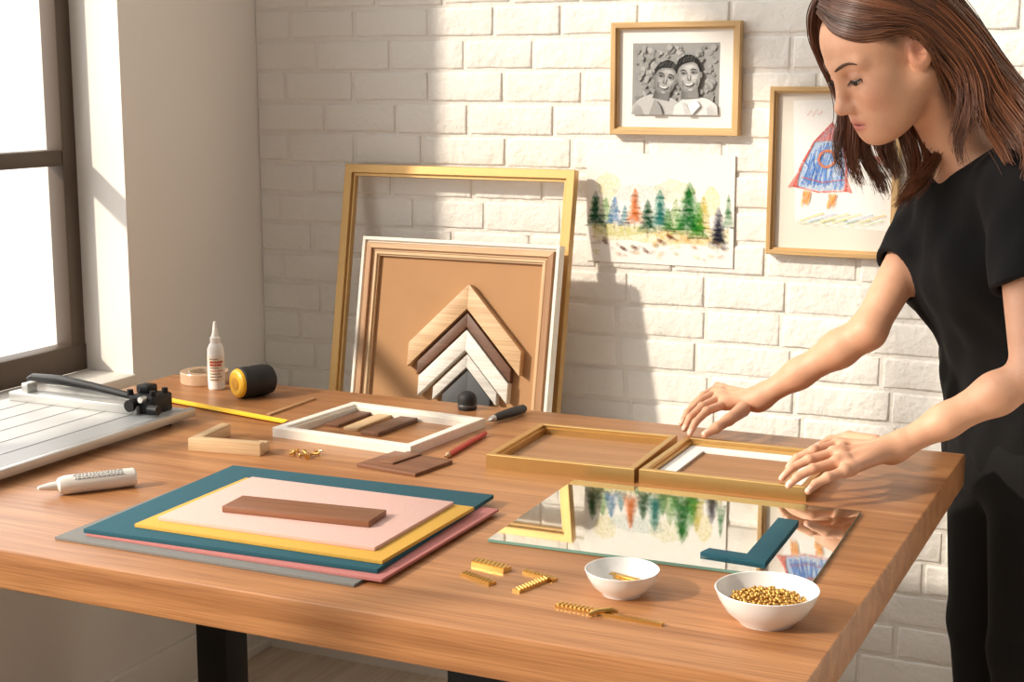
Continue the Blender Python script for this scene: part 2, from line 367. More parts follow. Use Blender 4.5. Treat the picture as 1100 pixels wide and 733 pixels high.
MB().lathe([(.0, ln*.2), (.0045, ln*.2), (.0065, ln*.28), (0, ln*.28)], 18, Matrix.Translation((0, 0, .009)) @ Matrix.Rotation(PI/2, 4, 'Y')).build('collar', m_steel, kn)
MB().prism([(0, -.001), (ln*.22, -.004), (ln*.22, .004)], .0012, None, .008).build('blade', m_steel, kn)
p = pt(502, 440)
bk = thing('rubber_block', 'small black rounded rubber block standing behind the white frame', 'block', p, math.radians(15))
MB().lathe([(0, 0), (.0165, 0), (.0180, .002), (.0185, .018)]+[(.0185*math.cos(t), .020+.016*math.sin(t)) for t in [PI/2*k/9 for k in range(1, 9)]]+[(0, .036)], 36).build('body', m_blackr, bk)
MB().lathe([(.0187, .006), (.0192, .007), (.0192, .010), (.0187, .011)], 36, None, True).build('band', M('dark grey plastic', (80, 78, 76), .4), bk)
# small brass screws
def screw_mesh(r=.0022, L_=.016):
    m = MB(); m.lathe([(0, 0), (r*1.9, 0), (r*2, .001), (r*1.2, .0026), (r, .0027)]+[(r*(1 if k % 2 else .65), .003+k*.0008) for k in range(int((L_-.005)/.0008))]+[(0, L_)], 10, Matrix.Rotation(PI/2, 4, 'Y'))
    bmesh.ops.recalc_face_normals(m.bm, faces=m.bm.faces); me = bpy.data.meshes.new('brass_screw'); m.bm.to_mesh(me); m.bm.free(); me.materials.append(m_brass); return me
sm_ = screw_mesh()
random.seed(3)
for i, (px, py) in enumerate([(316, 489), (322, 492), (327, 488), (333, 491), (338, 488), (343, 490), (321, 487), (330, 494)]):
    o = bpy.data.objects.new('brass_screw', sm_); C.objects.link(o); p = pt(px, py); o.location = (p.x, p.y, TZ+.0044); o.rotation_euler = (0, 0, random.uniform(-3, 3))
    props(o, 'tiny brass screw in the loose pile between wood corner and walnut offcut', 'screw', 'brass screws by the wood corner')
# ------------------------------------------------------------------ gold frames on table
GT = .023
c, W, H, yw = fit((519, 488), (681, 504), (729, 467), (582, 455), TZ+GT); c.z = TZ
ga = thing('picture_frame', 'gold metal frame lying flat left of the one being held', 'frame', c, yw, 'gold frames lying on the table')
rails(ga, W, H, profile(.015, GT, .004, .006), m_gold, m_gold)
MB().box((0, 0, .004), (W-.027, H-.027, .006)).build('backing', wood('backing board', (158, 112, 74), (184, 138, 98), 0, .5), ga)
c, W, H, yw = fit((684, 505), (862, 522), (908, 485), (737, 469), TZ+GT); c.z = TZ
gb = thing('picture_frame', 'gold metal frame with white mat held down by both hands', 'frame', c, yw, 'gold frames lying on the table')
rails(gb, W, H, profile(.015, GT, .004, .006), m_gold, m_gold)
MB().box((0, 0, .004), (W-.027, H-.027, .006)).build('backing', _mc['backing board'], gb)
m = MB(); wi, hi_ = W-.032, H-.032; bI = .028
for sx, sy, w_, h_ in ((0, -1, wi, bI), (0, 1, wi, bI), (-1, 0, bI, hi_-2*bI), (1, 0, bI, hi_-2*bI)):
    m.box((sx*(wi/2-bI/2), sy*(hi_/2-bI/2), .0095), (w_, h_, .004))
m.build('mat', m_mat, gb)
# ------------------------------------------------------------------ glass sheet
gm, nt, bs_ = newmat('reflective glass')
N = nt.nodes; L = nt.links
gls = N.new('ShaderNodeBsdfGlossy'); gls.inputs['Roughness'].default_value = .025; gls.inputs['Color'].default_value = (.97, .98, .96, 1)
tp = N.new('ShaderNodeBsdfTransparent'); tp.inputs['Color'].default_value = (.94, .97, .95, 1)
ms = N.new('ShaderNodeMixShader'); ms.inputs[0].default_value = .72
L.new(tp.outputs[0], ms.inputs[1]); L.new(gls.outputs[0], ms.inputs[2]); L.new(ms.outputs[0], N['Material Output'].inputs[0])
ge = M('green glass edge', (120, 160, 146), .15, 0, .03)
c, W, H, yw = fit((519, 580), (870, 622), (930, 548), (618, 517), TZ+.005)
m = MB(); m.box((0, 0, .0025), (W, H, .004)); o = m.build('glass_sheet', [gm, ge])
for pz in o.data.polygons:
    if abs(pz.normal.z) < .5: pz.material_index = 1
o.location = (c.x, c.y, TZ+.0005); o.rotation_euler = (0, 0, yw); props(o, 'clear reflective sheet of glass lying in front of the gold frames', 'glass')
m_teal = M('teal mat board', (28, 86, 100), .85, 0, .14, 320, .35, 420)
a = pt(752, 596, TZ+.006); b_ = pt(822, 607, TZ+.006); e = pt(858, 562, TZ+.006)
ux = (b_-a).normalized(); L1 = (b_-a).length; L2 = (e-b_).length; ang = math.atan2(ux.y, ux.x); ang2 = math.atan2((e-b_).y, (e-b_).x)-ang
wv = Vector((math.cos(ang2), math.sin(ang2)))
w1 = .022
poly = [(-L1, 0), (0, 0), (wv.x*L2, wv.y*L2), (wv.x*L2-.030, wv.y*L2), (-.030+wv.x*w1*1.02, w1), (-L1+.004, w1)]
m = MB(); m.prism(poly, .005, None, 0, .0004); o = m.build('mat_corner_sample', m_teal); o.location = (b_.x, b_.y, TZ+.0047); o.rotation_euler = (0, 0, ang)
props(o, 'teal L-shaped mat board corner sample lying on the glass sheet', 'mat sample')
# ------------------------------------------------------------------ mat board stack
z = TZ+.0002
G = 'mat boards in the stack'
for nm, lab, q, t, mt in (
    ('mat_board', 'grey mat board at the very bottom of the stack', ((66, 576), (372, 629), (522, 548), (218, 512)), .004, M('grey mat board', (128, 127, 124), .9, 0, .12, 320, .3, 420)),
    ('mat_board', 'dusty rose mat board directly above the grey one in the stack', ((88, 574), (410, 621), (538, 547), (250, 510)), .004, M('dusty rose mat', (194, 124, 120), .9, 0, .1, 320, .3, 420)),
    ('mat_board', 'large teal mat board under the mustard yellow one', ((84, 568), (404, 611), (535, 530), (251, 502)), .006, m_teal),
    ('mat_board', 'mustard yellow mat board between teal and pale pink boards', ((142, 563), (410, 602), (512, 544), (264, 514)), .005, M('mustard mat', (218, 170, 74), .85, 0, .1, 320, .3, 420)),
    ('mat_board', 'pale pink mat board on top of the stack', ((163, 556), (403, 587), (491, 538), (272, 514)), .005, M('pale pink mat', (224, 184, 174), .9, 0, .08, 320, .3, 420))):
    flat_strip(nm, lab, 'mat board', *q, z, t, mt, G, .0004); z += t+.0002
flat_strip('wood_moulding', 'flat walnut moulding strip lying on the pale pink mat board', 'moulding', (237, 545), (396, 559), (417, 548), (260, 532), z, .009, wood('walnut strip', (122, 76, 50), (152, 102, 70), 0, .5), None, .001)
# ------------------------------------------------------------------ brass hangers
def hanger(label, p0, p1, w, t, z=TZ, rise=0):
    a, b = pt(*p0, z), pt(*p1, z); d = b-a; ln = d.length; n = max(5, int(ln/.0058))
    m = MB(); top = []
    for i in range(n): top += [(ln/2-ln*i/n, w/2), (ln/2-ln*(i+.5)/n, w/2-w*.45)]
    m.prism([(-ln/2, -w/2), (ln/2, -w/2)]+top+[(-ln/2, w/2)], t, None, 0)
    for i in range(n): m.cyl((-ln/2+ln*(i+.5)/n, -w*.45, t*.9), (-ln/2+ln*(i+.5)/n, w*.12, t*1.5), t*.55, t*.3, 10)
    o = m.build('sawtooth_hanger', m_brass); o.location = (a+b)/2; o.rotation_euler = (rise, 0, math.atan2(d.y, d.x)); return props(o, label, 'picture hanger', 'brass sawtooth hangers on the table')
hanger('small brass sawtooth hanger nearest the teal mat board stack', (499, 618), (529, 629), .013, .004)
hanger('short wide brass hanger behind the other loose brass hangers', (511, 607), (545, 615), .018, .006)
hanger('brass sawtooth hanger lying crosswise left of the small white bowl', (554, 637), (586, 624), .012, .004)
hanger('brass sawtooth hanger lying just behind the crosswise one beside small bowl', (564, 616), (596, 625), .011, .004)
a, b = pt(597, 652), pt(712, 673); d = b-a; ln = d.length
lh = thing('brass_hanging_bar', 'long thin brass hanging bar with clips in front of the small bowl', 'picture hanger', a, math.atan2(d.y, d.x))
m = MB(); n = int(ln/.006); top = []
for i in range(n): top += [(ln-ln*i/n, .0036), (ln-ln*(i+.5)/n, .0018)]
m.prism([(0, -.003), (ln, -.003)]+top+[(0, .0036)], .004); m.build('bar', m_brass, lh)
m = MB()
for i in range(9): m.cyl((.005+i*.0055, -.0045, .0045), (.0075+i*.0055, .0045, .0052), .0020, .0017, 8)
m.build('coil', m_brass, lh)
MB().tube([(ln*.36, -.012, .003), (ln*.42, -.005, .006), (ln*.5, .004, .0065), (ln*.55, .012, .003)], [.0025, .003, .003, .002], 8).build('clip', m_brass, lh)
# ------------------------------------------------------------------ bowls
def bowl(label, p, R, H):
    t = thing('bowl', label, 'bowl', p, 0, 'white ceramic bowls')
    MB().lathe([(0, .0025), (R*.44, .0025), (R*.46, 0), (R*.52, 0), (R*.55, .003), (R*.78, H*.35), (R*.93, H*.72), (R*.995, H*.985), (R*.985, H), (R*.965, H*.99), (R*.9, H*.72), (R*.74, H*.38), (R*.5, H*.16), (R*.25, .0065), (0, .006)], 56).build('shell', m_ceramic, t, 50)
    return t
p1 = pt(668, 638); p2 = pt(823, 668)
bowl('smaller white ceramic bowl holding flat brass strips', p1, .046, .032)
bowl('larger white ceramic bowl heaped with tiny brass beads', p2, .0605, .041)
for k, (dx, dy, rz, tz) in enumerate(((-.006, -.006, .25, .013), (.006, .004, -.1, .0155), (.0, .012, .05, .018))):
    m = MB(); m.box((0, 0, 0), (.044, .0085, .002), None, .0006); m.cyl((-.016, 0, .001), (-.016, 0, .0016), .0022, None, 10); m.cyl((.016, 0, .001), (.016, 0, .0016), .0022, None, 10)
    o = m.build('brass_strip', m_brass); o.location = p1+Vector((dx, dy, tz)); o.rotation_euler = (0, 0, rz-.3)
    props(o, 'flat brass strip lying in the smaller white bowl', 'brass strip', 'brass strips in the smaller bowl')
bmk = bmesh.new(); bmesh.ops.create_icosphere(bmk, subdivisions=2, radius=.0026); beadm = bpy.data.meshes.new('brass_bead'); bmk.to_mesh(beadm); bmk.free(); beadm.materials.append(m_dbrass); beadm.shade_smooth()
random.seed(11)
RB = .044; sp = .0055
for i in range(-10, 11):
    for j in range(-10, 11):
        x = (i+.5*(j % 2))*sp+random.uniform(-.0014, .0014); y = j*sp*.866+random.uniform(-.0014, .0014); r = math.hypot(x, y)
        if r > RB: continue
        o = bpy.data.objects.new('brass_bead', beadm); C.objects.link(o)
        o.location = p2+Vector((x, y, .0252+.007*(1-(r/RB)**2)+random.uniform(-.0018, .0018))); k_ = random.uniform(.7, 1.1); o.scale = (k_*random.uniform(1, 1.35), k_*random.uniform(.7, 1), k_)
        o.rotation_euler = (random.uniform(-1, 1), random.uniform(-1, 1), random.uniform(-3, 3))
        props(o, 'tiny brass bead in the heap filling the larger white bowl', 'bead', 'brass beads in the larger bowl')
m = MB(); m.lathe([(0, .009), (.02, .009), (.034, .014), (.044, .022), (.04, .0238), (.02, .0275), (0, .029)], 30); o = m.build('brass_beads_heap', m_dbrass); o.location = p2; props(o, 'brass beads buried under the top layer in the larger bowl', 'beads', None, 'stuff')
# ------------------------------------------------------------------ leaning frames behind the table
def lean_frame(label, pxl, pyl, pxr, pyr, ybot, ytop, cat='frame', zbot=LZ):
    a, b = wp(pxl, pyl, ytop), wp(pxr, pyr, ytop); zt = (a.z+b.z)/2
    W = abs(b.x-a.x); H = math.hypot(zt-zbot, ytop-ybot); phi = math.atan2(ytop-ybot, zt-zbot)
    return thing('picture_frame', label, cat, ((a.x+b.x)/2, ybot, zbot), 0, None, (PI/2-phi, 0, 0)), W, H
t, W, H = lean_frame('tall empty gold frame leaning on the brick wall behind the others', 376, 178, 622, 183, YW-.135, YW-.026)
rails(t, W, H, profile(.026, .022, .006, .007), m_goldp, m_goldp, H/2)
t, W, H = lean_frame('white outer frame with brown backing leaning in front of the tall gold frame', 396, 255, 607, 265, YW-.195, YW-.108)
rails(t, W, H, profile(.012, .026, .004, .006), m_cream, m_cream, H/2)
MB().box((0, H/2, .006), (W-.020, H-.020, .006)).build('backing', m_kraft, t)
wt = t
bpy.context.view_layer.update()
t2 = thing('picture_frame', 'brown wooden inner frame nested inside the white leaning frame', 'frame', wt.matrix_basis @ Vector((0, .013, .0092)), 0, None, tuple(wt.rotation_euler))
rails(t2, W-.026, H-.026, profile(.018, .018, .005, .006), wood('mid brown x', (206, 166, 124), (224, 188, 148), 0, .5), wood('mid brown y', (170, 126, 88), (198, 154, 114), 1, .5), (H-.026)/2)
t3 = thing('picture_frame', 'thin pale oak frame, innermost of those nested inside the white leaning frame', 'frame', wt.matrix_basis @ Vector((0, .0315, .0092)), 0, None, tuple(wt.rotation_euler))
rails(t3, W-.063, H-.063, profile(.010, .012, .003, .004), m_oakx, m_oaky, (H-.063)/2)
# chevron corner samples
def chev(label, w, arm, apex, zoff, t, mt):
    Mx = wt.matrix_basis; inv = Mx.inverted()
    o0 = inv @ Vector((0, 0, CZ)); dr = (inv @ (Vector((0, 0, CZ))+ray(*apex)))-o0; q = o0+dr*((zoff-o0.z)/dr.z)
    hw_ = w/2; v = arm*math.sqrt(2)
    th_ = thing('moulding_corner_sample', label, 'moulding sample', Mx @ Vector((q.x, q.y, zoff)), 0, 'chevron corner samples on the brown backing', tuple(wt.rotation_euler))
    for s_ in (-1, 1):
        pl = [(0, 0), (s_*hw_, -hw_), (s_*hw_, -hw_-v), (0, -v)]
        if v > hw_*1.9: pl = [(0, 0), (s_*hw_, -hw_), (s_*hw_, -v), (0, -v)]
        MB().prism(pl, t, None, 0, .0008).build('arm', mt, th_)
chev('pale oak chevron corner sample, outermost on the brown backing', .275, .038, (508, 306), .0095, .020, wood('chevron oak', (204, 164, 120), (226, 190, 148), 0, .5))
chev('dark walnut chevron corner sample just inside the oak one', .228, .021, (506, 337), .0097, .017, wood('dark walnut x', (88, 58, 42), (120, 82, 60), 0, .5))
chev('wide whitewashed chevron corner sample inside the walnut one', .218, .031, (506, 355), .0099, .022, m_ash)
chev('grey white chevron corner sample just above the charcoal one', .155, .020, (506, 381), .0101, .019, wood('grey ash', (196, 193, 187), (222, 219, 213), 0, .5))
chev('charcoal corner sample, innermost and lowest of the chevrons', .116, .082, (506, 398), .0103, .016, M('charcoal', (70, 72, 75), .6))
# ------------------------------------------------------------------ pictures on the wall
class Art:
    def __init__(s, bbox, W, H, z0, wash=0): s.b = bbox; s.W = W; s.H = H; s.it = []; s.z0 = z0; s.wash = wash; s.warp = lambda p: p
    def uv(s, p):
        p = s.warp(p); x0, y0, x1, y1 = s.b; return ((p[0]-(x0+x1)/2)/(x1-x0)*s.W, ((y0+y1)/2-p[1])/(y1-y0)*s.H)
    def poly(s, c, pts): s.it.append((c, [s.uv(p) for p in pts]))
    def ell(s, c, cx, cy, rx, ry, rot=0, n=22, wob=0):
        s.poly(c, [(cx+(rx*math.cos(t)*math.cos(rot)-ry*math.sin(t)*math.sin(rot))*(1+random.uniform(-wob, wob)), cy+(rx*math.cos(t)*math.sin(rot)+ry*math.sin(t)*math.cos(rot))*(1+random.uniform(-wob, wob))) for t in [2*PI*k/n for k in range(n)]])
    def stroke(s, c, pts, w):
        P = [Vector(p) for p in pts]; Lr = []; Rr = []
        for i, p in enumerate(P):
            t = (P[min(i+1, len(P)-1)]-P[max(i-1, 0)]).normalized(); nn = Vector((-t.y, t.x))*w/2
            Lr.append(p+nn); Rr.append(p-nn)
        for i in range(len(P)-1): s.poly(c, [Lr[i], Lr[i+1], Rr[i+1], Rr[i]])
    def build(s, name, parent, cy=0):
        bm = bmesh.new(); cols = []; zz = s.z0
        for c, pts in s.it:
            if c not in cols: cols.append(c)
            zz += .00002
            try: f = bm.faces.new([bm.verts.new((x, y+cy, zz)) for x, y in pts]); f.material_index = cols.index(c)
            except Exception: continue
            f.normal_update()
            if f.normal.z < 0: f.normal_flip()
        me = bpy.data.meshes.new(name); bm.to_mesh(me); bm.free()
        ms = [M(('wash%d ' % int(s.wash*100) if s.wash else 'pigment ')+'%d %d %d' % c, c, .85, 0, .12 if s.wash else .08, 120 if s.wash else 160, 0, 1, .2, 0, s.wash) for c in cols]
        return finish(me, name, ms, parent)
def wall_thing(name, label, cat, x0, y0, x1, y1, off=.0008):
    a, b, c_, d = wp(x0, y0), wp(x1, y0), wp(x1, y1), wp(x0, y1)
    ce = (a+b+c_+d)/4
    return thing(name, label, cat, (ce.x, YW-off, ce.z), 0, None, (PI/2, 0, 0)), ((b-a).length+(c_-d).length)/2, ((a-d).length+(b-c_).length)/2
# black and white photograph
t, W, H = wall_thing('framed_photograph', 'black and white portrait of two smiling people in a golden wood frame', 'picture', 659.5, 23.5, 797.5, 145)
rails(t, W, H, profile(.016, .022, .004, .006), m_gox, m_goy)
MB().box((0, 0, .006), (W-.028, H-.028, .006)).build('mat', m_mat, t)
A_ = Art((659.5, 23.5, 797.5, 145), W, H, .0093); random.seed(21)
g = lambda v: (int(max(4, v)), int(max(4, v)), int(max(4, v))-1)
A_.poly(g(156), [(682, 46), (775, 46), (775, 123), (682, 123)])
for k in range(240):
    x, y = random.uniform(686, 771), random.uniform(50, 110); r = random.uniform(1.2, 4.0)
    A_.ell(g(random.choice((142, 148, 153, 158, 163, 170, 178))), x, y, r, r*.8, random.uniform(0, 3), 10, .25)
A_.poly(g(192), [(682, 123), (683, 114), (690, 106), (702, 101), (716, 102), (728, 106), (736, 112), (740, 123)])
for k in range(7): A_.poly(g(186-k*4), [(682, 123), (683+k, 115), (687+k, 109+k), (690+k, 123)])
A_.poly(g(226), [(727, 123), (729, 113), (738, 106), (752, 103), (765, 106), (773, 112), (775, 123)])
for k in range(6): A_.poly(g(222-k*5), [(775-k*.2, 123), (774-k, 113+k), (768-k, 110+k), (764, 123)])
for (fx, fy, rx, ry, rot, sk, hr) in ((718.5, 84.5, 12.6, 17.2, .20, 160, 46), (743.8, 80.5, 13.2, 18.6, -.08, 174, 42)):
    def Q(u, v): return (fx+rx*u*math.cos(rot)-ry*v*math.sin(rot), fy+rx*u*math.sin(rot)+ry*v*math.cos(rot))
    def oval(c, u, v, ru, rv, n=18): A_.poly(g(c), [Q(u+ru*math.cos(a_), v+rv*math.sin(a_)) for a_ in [2*PI*k/n for k in range(n)]])
    for k in range(4): A_.poly(g(sk-64+k*10), [Q(-.62+k*.16, .4), Q(.62, .4), Q(.74-k*.05, 1.32), Q(-.74+k*.2, 1.32)])
    # short hair: a close cap with a swept, uneven outline
    random.seed(int(fx))
    hp_ = [(1.0*math.cos(a_)*(1.0+random.uniform(-.03, .05)), -.30+.86*math.sin(a_)*(1+random.uniform(-.02, .06))) for a_ in [-PI-.05+(PI+.10)*k/26 for k in range(27)]]
    A_.poly(g(hr), [Q(u, v) for u, v in hp_]+[Q(.97, -.05), Q(.9, -.05), Q(.9, -.4), Q(-.9, -.4), Q(-.9, -.05), Q(-.97, -.05)])
    for s_ in (-1, 1): oval(sk-34, s_*.98, .03, .11, .18)
    face = [(-.93, -.35), (-.95, .1), (-.87, .45), (-.68, .76), (-.36, .97), (0, 1.02), (.36, .97), (.68, .76), (.87, .45), (.95, .1), (.93, -.35), (.76, -.66), (.4, -.80), (-.4, -.80), (-.76, -.66)]
    for i in range(14):
        f = i/13; A_.poly(g(sk-38+f*50), [Q(u*(1-.46*f)+.14*f, v*(1-.44*f)-.06*f) for u, v in face])
    for i in range(4):
        oval(sk+14+i*4, .14, -.46, .40-i*.08, .15-i*.03); oval(sk+12+i*5, .46, .16, .24-i*.05, .14-i*.03); oval(sk+4+i*4, -.36, .18, .22-i*.05, .13-i*.03)
    oval(sk+12, .08, .84, .18, .07)
    A_.poly(g(hr+4), [Q(u, v) for u, v in ((-.95, -.1), (-.98, -.55), (-.7, -.98), (-.1, -1.12), (.5, -1.05), (.9, -.7), (.95, -.1), (.86, -.34), (.74, -.58), (.45, -.74), (.0, -.72), (-.45, -.64), (-.76, -.46), (-.88, -.3))])
    for k in range(30):
        u = random.uniform(-.75, .75); A_.stroke(g(hr+random.choice((10, 24, 44, 60))), [Q(u, -.78+.12*abs(u)), Q(u*.92+.1, -1.0+.25*u*u), Q(u*.8+.22, -1.1+.3*u*u)], .5)
    for s_ in (-1, 1):
        for i in range(3): oval(sk-22-i*10, s_*.4, -.165, .27-i*.05, .11-i*.025)
        A_.stroke(g(66), [Q(s_*.2, -.28), Q(s_*.42, -.335), Q(s_*.64, -.27)], 1.1)
        oval(50, s_*.4, -.13, .15, .042)
    for i in range(3): A_.poly(g(sk-14-i*8), [Q(-.07+i*.01, -.1), Q(-.17+i*.03, .23), Q(-.02, .28), Q(-.03, .05)])
    oval(sk+24, .06, .1, .06, .18); A_.stroke(g(sk-48), [Q(-.15, .27), Q(0, .31), Q(.15, .27)], .6)
    A_.poly(g(112), [Q(u, v) for u, v in ((-.46, .42), (-.18, .46), (.18, .46), (.46, .42), (.28, .61), (0, .67), (-.28, .61))])
    A_.poly(g(228), [Q(u, v) for u, v in ((-.39, .445), (0, .49), (.39, .445), (.22, .555), (0, .59), (-.22, .555))])
    for s_ in (-1, 1): A_.stroke(g(sk-22), [Q(s_*.58, .24), Q(s_*.6, .42), Q(s_*.52, .6)], .7)
A_.poly(g(205), [(741, 123), (737, 108), (743, 113), (748, 123)]); A_.poly(g(248), [(748, 123), (744, 113), (752, 106), (757, 113)]); A_.poly(g(160), [(702, 123), (708, 106), (714, 113), (717, 123)])
A_.build('photograph', t)
# watercolour
t, W, H = wall_thing('watercolor_painting', 'unframed watercolor of colorful fir trees pinned to the brick wall', 'painting', 631, 165.5, 789, 284)
MB().box((0, 0, .0012), (W, H, .0024)).build('paper', M('watercolor paper', (246, 244, 239), .9, 0, .02, 30, .2, 400), t)
A_ = Art((631, 165.5, 789, 284), W, H, .0026, .30); random.seed(9)
for c, x, y, rx, ry in (((244, 232, 170), 655, 200, 14, 14), ((238, 234, 190), 725, 205, 22, 12), ((246, 230, 150), 765, 215, 9, 16), ((210, 224, 222), 690, 208, 32, 10), ((232, 236, 190), 650, 225, 14, 12)): A_.ell(c, x, y, rx, ry, 0, 18, .15)
A_.poly((238, 222, 140), [(636, 247), (660, 240), (690, 245), (720, 241), (750, 246), (784, 243), (785, 258), (750, 259), (715, 264), (680, 259), (640, 262)])
A_.poly((206, 214, 110), [(636, 244), (650, 240), (665, 246), (690, 242), (700, 250), (670, 256), (640, 254)])
A_.poly((244, 206, 110), [(700, 250), (730, 246), (770, 252), (780, 256), (760, 262), (720, 259)])
def fir(cx, top, bot, hw_, c, n=6):
    # each layer of boughs is a loose brush dab
    hw_ *= 1.25
    for i in range(n):
        f = (i+.5)/n; y0 = top+(bot-top)*max(0, f-.26); y1 = top+(bot-top)*min(1, f+.15); w_ = hw_*(.28+.8*f)
        L_ = [(cx+random.uniform(-.5, .5), y0)]; m_ = 5
        for k in range(1, m_+1): L_.append((cx+w_*(k/m_)**.8*random.uniform(.85, 1.1), y0+(y1-y0)*(k/m_)+random.uniform(-.8, .8)))
        for k in range(m_, -m_-1, -1): L_.append((cx+w_*k/m_*.94, y1+random.uniform(-1.6, .8)-.6*(k % 2)))
        for k in range(m_, 0, -1): L_.append((cx-w_*(k/m_)**.8*random.uniform(.85, 1.1), y0+(y1-y0)*(k/m_)+random.uniform(-.8, .8)))
        A_.poly(c, L_)
    A_.poly((130, 100, 70), [(cx-.7, bot-1), (cx+.7, bot-1), (cx+.9, bot+5), (cx-.9, bot+5)])
for a_ in ((652, 212, 242, 8, (158, 200, 144)), (728, 212, 246, 9, (150, 194, 104)), (757, 208, 248, 9, (222, 208, 90)), (673, 220, 244, 6, (150, 194, 204)), (662, 212, 243, 9, (86, 154, 210)), (684, 202, 242, 10, (246, 150, 70)), (711, 203, 246, 11, (56, 166, 148)), (641, 206, 246, 10, (30, 124, 76)),
           (698, 214, 250, 10, (24, 116, 66)), (783, 205, 242, 5, (60, 146, 82)), (720, 222, 248, 7, (100, 166, 80)), (752, 214, 254, 10, (100, 184, 50)), (742, 193, 252, 16, (46, 160, 58)), (773, 219, 264, 10, (66, 70, 92))): fir(*a_)
fir(741, 198, 246, 9, (26, 122, 52)); fir(698, 222, 246, 6, (14, 88, 52)); fir(641, 214, 242, 6, (20, 96, 60)); fir(773, 228, 258, 6, (42, 44, 66)); fir(684, 210, 238, 5, (242, 138, 60)); fir(711, 214, 242, 6, (38, 138, 130))
for k in range(44):
    A_.ell(random.choice(((150, 94, 50), (180, 110, 60), (206, 130, 60), (230, 170, 70), (140, 150, 60), (120, 84, 60), (220, 200, 100))), random.uniform(640, 782), random.uniform(254, 277), random.uniform(1.5, 5), random.uniform(.9, 2.2), random.uniform(-.5, .5), 12, .25)
for x, y, c in ((672, 268, (110, 60, 30)), (684, 266, (110, 60, 30)), (697, 270, (130, 74, 40)), (712, 258, (150, 84, 44)), (722, 253, (140, 56, 40)), (652, 262, (120, 70, 40))):
    A_.ell(c, x, y, 4.2, 2.2, .5, 12, .15); A_.ell(c, x, y, 3.6, 1.8, .5, 12, .15); A_.ell(c, x, y, 3.2, 1.6, .5, 12, .15)
A_.build('painted_trees', t)
# rocket drawing
t, W, H = wall_thing('framed_drawing', "child's crayon rocket drawing in a wooden frame beside the person", 'picture', 828, 93, 968, 275)
rails(t, W, H, profile(.014, .024, .004, .006), m_gox, m_goy)
MB().box((0, 0, .006), (W-.024, H-.024, .006)).build('mat', M('cream mat', (232, 225, 214), .85, 0, .02), t)
bb = (828, 93, 968, 275)
A_ = Art(bb, W, H, .0093); A_.poly((245, 243, 239), [(852, 108), (964, 104), (966, 246), (858, 240)]); A_.build('paper', t)
A_ = Art(bb, W, H, .0096, .66); random.seed(4)
A_.warp = lambda p: (889+(p[0]-887)*1.16-(p[1]-170)*.20, 172+(p[1]-170)*1.16+(p[0]-887)*.10)
A_.poly((176, 204, 238), [(864, 196), (866, 176), (873, 154), (886, 136), (899, 152), (907, 174), (910, 194), (888, 198)])
for k in range(34):
    x = random.uniform(867, 907); h_ = 146+abs(x-886)*1.1; A_.stroke(random.choice(((88, 140, 220), (110, 158, 228), (74, 130, 214))), [(x, h_+random.uniform(2, 14)), (x+random.uniform(-4, 4), 178), (x+random.uniform(-2, 2), 194+random.uniform(-3, 2))], random.uniform(.7, 1.2))
A_.poly((232, 140, 130), [(874, 154), (886, 134), (899, 153), (888, 151)])
for j in range(2): A_.stroke((214, 84, 78), [(863+random.uniform(-1, 1), 197), (866+random.uniform(-1, 1), 176), (873, 154), (886, 135), (899, 151+j), (907+random.uniform(-1, 1), 173), (911, 195)], 1.4)
A_.poly((230, 124, 112), [(865, 180), (857, 198), (866, 196)]); A_.poly((230, 124, 112), [(908, 180), (917, 197), (909, 195)])
A_.stroke((214, 88, 82), [(862, 196), (886, 199), (912, 195)], 1.5); A_.stroke((214, 104, 96), [(868, 187), (888, 190), (908, 185)], 1.0)
for r_ in (8.0, 7.0): A_.stroke((236, 140, 70), [(888+r_*math.cos(a_)*random.uniform(.95, 1.05), 168+r_*math.sin(a_)*random.uniform(.95, 1.05)) for a_ in [2*PI*k/16 for k in range(17)]], 1.6)
for x in (876, 900):
    A_.poly((244, 170, 70), [(x-3.4, 199), (x+3.4, 199), (x+4, 208), (x+2, 214), (x, 209), (x-2.6, 215), (x-4, 207)]); A_.stroke((224, 104, 66), [(x-3.4, 200), (x, 212), (x+3.4, 200)], 1.0)
A_.warp = lambda p: p
A_.stroke((232, 150, 150), [(868, 124), (872, 118), (874, 125), (878, 117), (880, 124), (884, 119)], 1.0)
for k in range(6):
    x0 = 866+k*13; A_.stroke(((228, 206, 100), (160, 190, 222), (234, 198, 96))[k % 3], [(x0-6, 239-k*.4), (x0+4, 235), (x0+14, 231), (x0+24, 228)], 1.3); A_.stroke((176, 204, 150), [(x0-2, 241), (x0+10, 238), (x0+22, 234)], 1.0)
A_.stroke((130, 160, 210), [(924, 128), (930, 122), (935, 129)], 1.0); A_.ell((230, 130, 110), 944, 170, 6, 4, .4); A_.stroke((214, 104, 100), [(934, 150), (944, 160), (952, 150)], 1.2)
A_.build('crayon_drawing', t)
